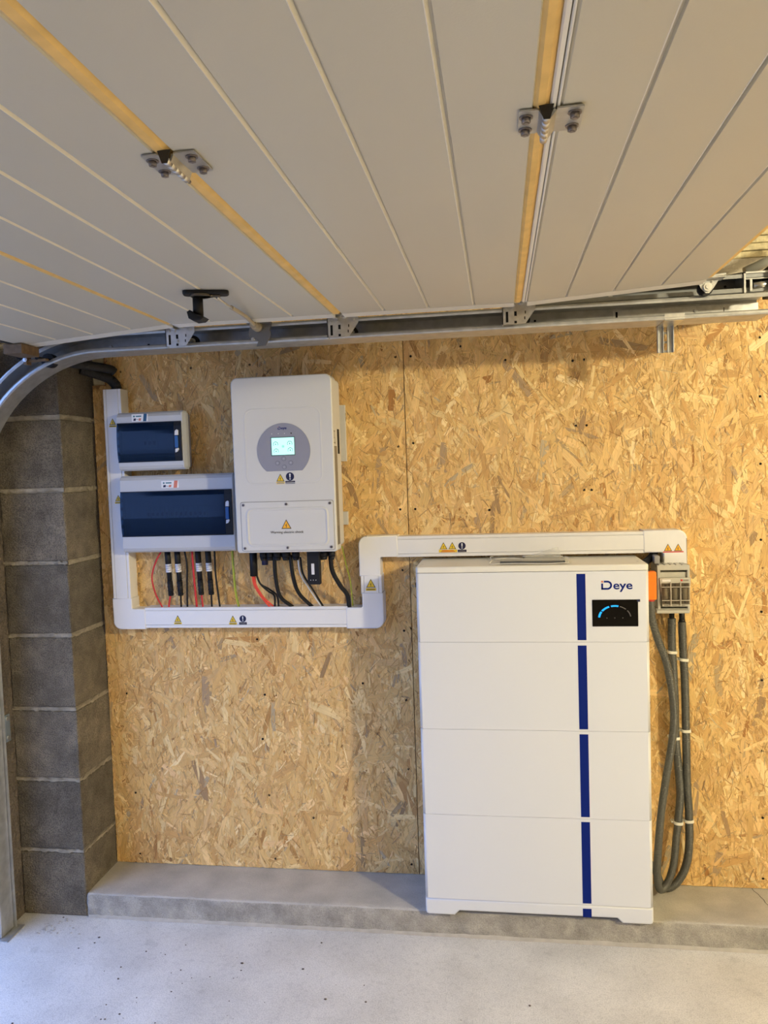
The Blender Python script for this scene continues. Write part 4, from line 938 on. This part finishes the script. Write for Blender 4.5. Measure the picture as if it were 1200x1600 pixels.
# ------------------------------------------------------------------ battery stack
BX0, BX1, BY0 = -0.2715, 0.4475, 2.493
bt = thing('battery_stack', 'tall white battery cabinet of stacked modules with a blue stripe', 'battery', (0.088, 2.61, 0.084))
BYB = 2.740
def outline_h(x0, x1, y0, y1, r):   # plan view, front corners rounded
    return rrect(x0, x1, y0, y1, (r, r, 0.004, 0.004), 8)
def module(z0, z1, name):
    m = MB(); m.prism(outline_h(BX0, BX1, BY0, BYB, 0.011), z0+0.0005, z1-0.0004, 'z', smooth=False)
    for f_ in m.bm.faces:
        if abs(f_.normal.z) < 0.5: pass
    bmesh.ops.bevel(m.bm, geom=[e for e in m.bm.edges if abs(e.verts[0].co.z-e.verts[1].co.z) < 1e-6], offset=0.0008, segments=2, affect='EDGES')
    o = m.build(name, M_white, bt)
    for p in o.data.polygons: p.use_smooth = abs(p.normal.z) < 0.3 and abs(p.normal.y+1) > 0.02 and abs(abs(p.normal.x)-1) > 0.02
    return o
SX0, SX1 = 0.2305, 0.2575
def stripe(parent, z0, z1):
    MB().box(SX0, SX1, BY0-0.0004, BY0+0.001, z0, z1).build('blue_stripe', M_navy, parent)
ctl = module(0.985, 1.207, 'control_module'); stripe(ctl, 0.991, 1.199)
for (a, c, s0, s1) in ((0.702, 0.985, 0.708, 0.974), (0.420, 0.702, 0.426, 0.692), (0.139, 0.420, 0.145, 0.410)):
    o = module(a, c, 'battery_module'); stripe(o, s0, s1)
# base with feet and notch
m = MB()
pts = [(BX0, 0.139-0.001), (BX0, 0.094), (BX0+0.003, 0.087), (BX0+0.010, 0.084), (-0.177, 0.084), (-0.161, 0.0995), (0.337, 0.0995), (0.353, 0.084), (BX1-0.010, 0.084), (BX1-0.003, 0.087), (BX1, 0.094), (BX1, 0.139-0.001)]
m.prism(pts, BY0+0.0002, BY0+0.020, 'y', bev=0.0065, seg=4)
m.box(BX0, -0.18, BY0+0.020, BYB, 0.084, 0.138, 0.002); m.box(0.355, BX1, BY0+0.020, BYB, 0.084, 0.138, 0.002); m.box(-0.18, 0.355, BY0+0.020, BYB, 0.115, 0.138, 0.002)
ba = m.build('base', M_white, bt); stripe(ba, 0.0997, 0.1275)
# lid
m = MB(); m.prism(outline_h(BX0, BX1, BY0, BYB, 0.011), 1.2270, 1.2082, 'z', bev=0.005, seg=3); lid = m.build('lid', M_whitetop, bt)
for (x, y) in ((-0.255, 2.56), (0.425, 2.56)):
    MB().cyl((x, y, 1.2262), 0.004, 0.0016, 'z', 12).build('screw', M_galv, lid)
# display on the control module
Y = BY0
dp = MB().prism(rrect(0.2765, 0.4140, 1.0340, 1.1175, 0.0012, 2), Y-0.0012, Y+0.001, 'y').build('display', M_screen, ctl)
MB().box(0.411, 0.4205, Y-0.0016, Y-0.0002, 1.1105, 1.1178).build('film_tab', M_navyd, ctl)
def arc(m, cx, cz, r, w, a0, a1, mi, n=7):
    for k in range(n):
        A0 = math.radians(a0+(a1-a0)*k/n); A1 = math.radians(a0+(a1-a0)*(k+1)/n)
        m.prism([(cx+q*math.cos(a), cz+q*math.sin(a)*0.80) for q, a in ((r+w/2, A0), (r+w/2, A1), (r-w/2, A1), (r-w/2, A0))], Y-0.0018, Y-0.0008, 'y', mi)
cx, cz = 0.3445, 1.0600
for (a0, a1, mi, w) in ((176, 149, 0, 0.0062), (144, 111, 0, 0.0062), (104, 77, 0, 0.0058), (71, 46, 1, 0.0034), (38, 8, 1, 0.0034)):
    m = MB(); arc(m, cx, cz, 0.0475, w, a0, a1, 0); di = m.build('gauge_segment', M_led if mi == 0 else M_ledoff, ctl); di['label'] = 'blue lit gauge segment' if mi == 0 else 'unlit grey gauge segment'
for x in (0.3205, 0.3440, 0.3680): MB().prism(circ(x, 1.0605, 0.0016, 8), Y-0.0018, Y-0.0008, 'y').build('indicator', M_ledoff, ctl)
brand_mark(ctl, 0.3050, 1.1485, Y, 0.0935, 'eye', M_navy)
# sockets at both sides
m = MB(); m.box(BX0-0.010, BX0, 2.60, 2.640, 1.125, 1.178, 0.002); m.box(BX0-0.014, BX0-0.008, 2.61, 2.63, 1.145, 1.160, 0.001); m.build('side_socket', M_black, bt)
m = MB(); m.box(BX1, BX1+0.020, 2.60, 2.70, 1.185, 1.215, 0.003); m.tube([(BX1+0.01, 2.66, 1.205), (BX1+0.045, 2.70, 1.222), (0.512, 2.72, 1.245)], 0.012, 10); m.build('side_cable', M_black, bt)
m = MB(); m.tube([(BX1+0.004, 2.66, 1.10), (BX1+0.0085, 2.66, 0.85), (BX1+0.010, 2.66, 0.70), (BX1+0.007, 2.66, 0.50), (BX1+0.003, 2.66, 0.40)], 0.0045, 8); m.build('earth_lead', M_wblack, bt)

# document bag lying on the lid
bg_ = thing('plastic_bag', 'clear plastic bag with a dark booklet lying on the battery lid', 'bag', (0.085, 2.60, 1.228))
r_ = random.Random(9)
m = MB(); NU, NV = 26, 10; R = []
for i in range(NU+1):
    row = []
    for j in range(NV+1):
        u, v = i/NU, j/NV
        x = -0.040+0.255*u; yy = 2.510+0.165*v+0.006*math.sin(u*9)
        x += 0.008*math.sin(v*6); e = min(u, 1-u)*8; e = min(1, e)*min(1, min(v, 1-v)*7)
        z = 1.2302+0.0115*e+r_.uniform(0, .0024)*e+0.002*math.sin(u*31+v*5)*e
        row.append(m.bm.verts.new((x, yy, z)))
    R.append(row)
for i in range(NU):
    for j in range(NV): m.face([R[i][j], R[i+1][j], R[i+1][j+1], R[i][j+1]], 0, False)
m.build('film', M_bag, bg_)
M_crease = mat('bag_crease', (0.82, 0.80, 0.74), 0.25)
for cr in ([(-0.036, 2.512, 1.2345), (-0.030, 2.530, 1.240), (-0.034, 2.60, 1.243), (-0.026, 2.66, 1.238)], [(-0.034, 2.511, 1.2315), (0.05, 2.508, 1.2325), (0.14, 2.506, 1.231), (0.212, 2.512, 1.2325)],
           [(-0.02, 2.55, 1.2425), (0.03, 2.556, 1.2435), (0.07, 2.549, 1.2425)], [(0.07, 2.60, 1.2445), (0.13, 2.61, 1.2435), (0.20, 2.60, 1.2425)], [(0.208, 2.512, 1.2325), (0.214, 2.56, 1.241), (0.206, 2.62, 1.2405)]):
    k = MB(); k.tube(cr, 0.0011, 6); k.build('crease', M_crease, bg_)
m = MB(); R = []   # flap standing up against the trunking
for i in range(13):
    u = i/12; row = []
    for j in range(5):
        v = j/4; h = 0.034*u**1.0*v
        row.append(m.bm.verts.new((0.075+0.118*u+0.004*math.sin(v*5), 2.650+0.02*v*u, 1.232+h+r_.uniform(0, .001))))
    R.append(row)
for i in range(12):
    for j in range(4): m.face([R[i][j], R[i+1][j], R[i+1][j+1], R[i][j+1]], 0, True)
m.build('flap', M_flap, bg_)
m = MB(); m.prism([(-0.004, 2.535), (0.200, 2.530), (0.207, 2.640), (0.0, 2.650)], 1.2285, 1.2345, 'z'); bk = m.build('booklet', mat('booklet_pale', (0.55, 0.56, 0.55), 0.5), bg_)
m = MB(); m.prism([(-0.003, 2.5335), (0.200, 2.5285), (0.2005, 2.541), (-0.002, 2.546)], 1.2287, 1.2362, 'z'); m.build('dark_spine', mat('spine_navy', (0.006, 0.02, 0.035), 0.4), bk)
m = MB(); m.box(0.045, 0.075, 2.56, 2.566, 1.2425, 1.2440, 0.0004); m.build('staple_strip', M_ink, bg_)

# ------------------------------------------------------------------ fuse switch at the right
fs = thing('fuse_switch', 'grey fuse switch disconnector with three clear windows beside the battery', 'fuse switch', (0.545, WY, 1.05))
DX0, DX1, DZ0, DZ1, DY = 0.499, 0.600, 1.048, 1.2035, 2.625
m = MB()
m.box(DX0, DX0+0.010, DY+0.010, WY-0.001, DZ0, DZ1, 0.002)
m.box(DX1-0.008, DX1, DY+0.010, WY-0.001, DZ0, DZ1, 0.002)
m.box(DX0+0.008, DX1-0.006, DY+0.040, WY-0.001, DZ0, DZ1-0.002)
m.prism([(DY+0.010, DZ1), (DY+0.010, DZ1-0.016), (DY+0.030, DZ1-0.018), (DY+0.045, DZ1-0.018), (DY+0.045, DZ1)], DX0+0.008, DX1-0.006, 'x')
for k in range(5): m.box(DX0+0.006+k*0.018, DX0+0.020+k*0.018, DY+0.012, WY-0.002, DZ1-0.001, DZ1+0.0025, 0.001)
m.prism([(DY+0.002, DZ0), (DY, DZ0+0.003), (DY, DZ0+0.010), (DY+0.015, DZ0+0.014), (DY+0.05, DZ0+0.014), (DY+0.05, DZ0)], DX0-0.004, DX1-0.006, 'x')
m.build('housing', M_fuse, fs)
m = MB()   # carrier plate, framed
m.prism([(DX0+0.014, DZ0+0.022), (DX1-0.004, DZ0+0.022), (DX1+0.001, DZ0+0.115), (DX0+0.006, DZ0+0.115)], DY+0.004, DY+0.016, 'y', bev=0.001); ca = m.build('fuse_carrier', M_fuse, fs)
m = MB(); m.prism([(DX0+0.009, DZ0+0.115), (DX1-0.001, DZ0+0.115), (DX1-0.006, DZ1-0.024), (DX0+0.012, DZ1-0.024)], DY+0.018, DY+0.034, 'y'); m.build('grip_recess', M_fuse, fs)
MB().box(DX0+0.014, DX1-0.012, DY+0.030, DY+0.0385, DZ1-0.0235, DZ1-0.0175).build('recess_gap', M_label, fs)
for k in range(3):
    X = DX0+0.0095+k*0.0300; a = k
    m = MB(); m.box(X+0.002, X+0.0265, DY+0.0030, DY+0.0045, DZ0+0.031, DZ0+0.098, mi=0)
    for z in (DZ0+0.036, DZ0+0.091): m.cyl((X+0.014, DY+0.0025, z), 0.0034, 0.001, 'y', 10, mi=1)
    m.cyl((X+0.014, DY+0.004, DZ0+0.046), 0.0068, 0.036, 'z', 12, mi=2)
    m.box(X+0.004, X+0.024, DY+0.0024, DY+0.0032, DZ0+0.0435, DZ0+0.0455, mi=1)
    fu = m.build('fuse_window', [M_fusein, M_ink, M_ceram], ca)
    MB().box(X+0.001, X+0.0275, DY-0.0040, DY-0.0030, DZ0+0.030, DZ0+0.099).build('clear_cover', M_clear, ca)
m = MB()
for z in (DZ0+0.0855, DZ0+0.0420): m.box(DX0+0.011, DX1-0.003, DY-0.0046, DY-0.0030, z, z+0.0022)
for k in (1, 2): m.box(DX0+0.0080+k*0.0300, DX0+0.0105+k*0.0300, DY-0.0046, DY+0.003, DZ0+0.026, DZ0+0.100)
m.build('window_bar', M_ceram, ca)
m = MB(); m.box(DX0+0.014, DX0+0.040, DY+0.0030, DY+0.0042, DZ0+0.103, DZ0+0.110, mi=0); m.box(DX1-0.030, DX1-0.024, DY+0.0030, DY+0.0042, DZ0+0.104, DZ0+0.110, mi=1); m.box(DX1-0.022, DX1-0.006, DY+0.0030, DY+0.0042, DZ0+0.105, DZ0+0.109, mi=2)
for k in range(3): m.box(DX0+0.018+k*0.026, DX0+0.032+k*0.026, DY+0.0030, DY+0.0042, DZ0+0.0245, DZ0+0.0270, mi=2)
m.build('maker_label', [M_stkw, M_stkred, M_label], ca)
m = MB(); m.box(0.512-0.018, 0.512, 2.655, 2.70, 1.205, 1.232, 0.003); m.build('side_cap', mat('cap_grey', (0.30, 0.29, 0.29), 0.5), fs)

# grey corrugated conduits
def ties(t, pts):
    for (x, y, z, w) in pts:
        m = MB()
        m.prism(rrect(-w, w, -w*0.9, w*0.9, w*0.75, 5), -0.0045, 0.0045, 'z')
        bmesh.ops.transform(m.bm, matrix=Matrix.Translation((x, y, z)) @ Matrix.Rotation(rnd.uniform(-.12, .12), 4, 'Y'), verts=m.bm.verts)
        m.box(x-w-0.006, x-w+0.004, y+0.002, min(y+w+0.006, WY-0.004), z-0.003, z+0.003)
        m.build('strap', M_tie, t)
t = thing('grey_conduit', 'grey corrugated conduit looping down from the orange plug, frontmost', 'conduit', (0.475, 2.60, 0.1))
m = MB(); m.tube([(0.4715, 2.600, 1.10), (0.474, 2.598, 1.04), (0.489, 2.592, 0.975), (0.514, 2.588, 0.90), (0.531, 2.588, 0.80), (0.536, 2.588, 0.715), (0.526, 2.588, 0.62), (0.509, 2.588, 0.52), (0.493, 2.588, 0.41), (0.483, 2.590, 0.30), (0.4795, 2.600, 0.205), (0.488, 2.625, 0.138), (0.505, 2.650, 0.118), (0.530, 2.675, 0.135), (0.549, 2.685, 0.19), (0.560, 2.694, 0.27), (0.5680, 2.698, 0.326)], 0.0125, 12, corr=0.10, pitch=0.0046); m.build('pipe', M_cond, t)
m = MB(); m.prism(rrect(0.4495, 0.4875, 1.099, 1.190, 0.005, 4), 2.585, 2.612, 'y', bev=0.003); m.cyl((0.466, 2.583, 1.168), 0.008, 0.004, 'y', 16); m.box(0.455, 0.480, 2.583, 2.586, 1.108, 1.155, 0.001)
m.build('orange_plug', M_orange, t)
m = MB(); m.cyl((0.471, 2.60, 1.094), 0.0128, 0.006, 'z', 14); m.build('collar', M_stkred, t)
t = thing('grey_conduit', 'grey corrugated conduit from the left outlet of the fuse switch', 'conduit', (0.56, 2.69, 0.1))
m = MB(); m.tube([(0.556, 2.700, 1.018), (0.555, 2.700, 0.93), (0.559, 2.700, 0.84), (0.562, 2.700, 0.74), (0.563, 2.700, 0.62), (0.572, 2.700, 0.50), (0.576, 2.700, 0.42), (0.5695, 2.699, 0.345), (0.5675, 2.698, 0.318)], 0.0135, 12, corr=0.10, pitch=0.0046); m.build('pipe', M_cond, t)
m = MB(); m.cyl((0.556, 2.700, 1.00), 0.0085, 0.055, 'z', 14); m.build('black_cable', M_wblack, t)
ties(t, [(0.556, 2.700, 0.905, 0.0155), (0.562, 2.700, 0.615, 0.0155), (0.5685, 2.698, 0.325, 0.0155)])
t = thing('grey_conduit', 'grey corrugated conduit from the right outlet of the fuse switch, farthest right', 'conduit', (0.59, 2.69, 0.1))
m = MB(); m.tube([(0.588, 2.700, 1.006), (0.591, 2.700, 0.90), (0.595, 2.700, 0.80), (0.597, 2.700, 0.62), (0.598, 2.700, 0.46), (0.603, 2.700, 0.36), (0.602, 2.700, 0.24), (0.588, 2.700, 0.165), (0.560, 2.695, 0.118), (0.532, 2.688, 0.103), (0.508, 2.680, 0.112), (0.497, 2.678, 0.142), (0.484, 2.672, 0.178), (0.462, 2.664, 0.198), (0.445, 2.660, 0.200)], 0.0135, 12, corr=0.10, pitch=0.0046); m.build('pipe', M_cond, t)
m = MB(); m.cyl((0.588, 2.700, 0.99), 0.0090, 0.065, 'z', 14); m.cyl((0.588, 2.700, 1.004), 0.0115, 0.012, 'z', 14, r2=0.009); m.build('black_cable', M_wblack, t)
ties(t, [(0.592, 2.700, 0.880, 0.0155), (0.597, 2.700, 0.640, 0.0155), (0.603, 2.700, 0.332, 0.0155)])

for o in bpy.data.objects:
    if '_o' in o: del o['_o']
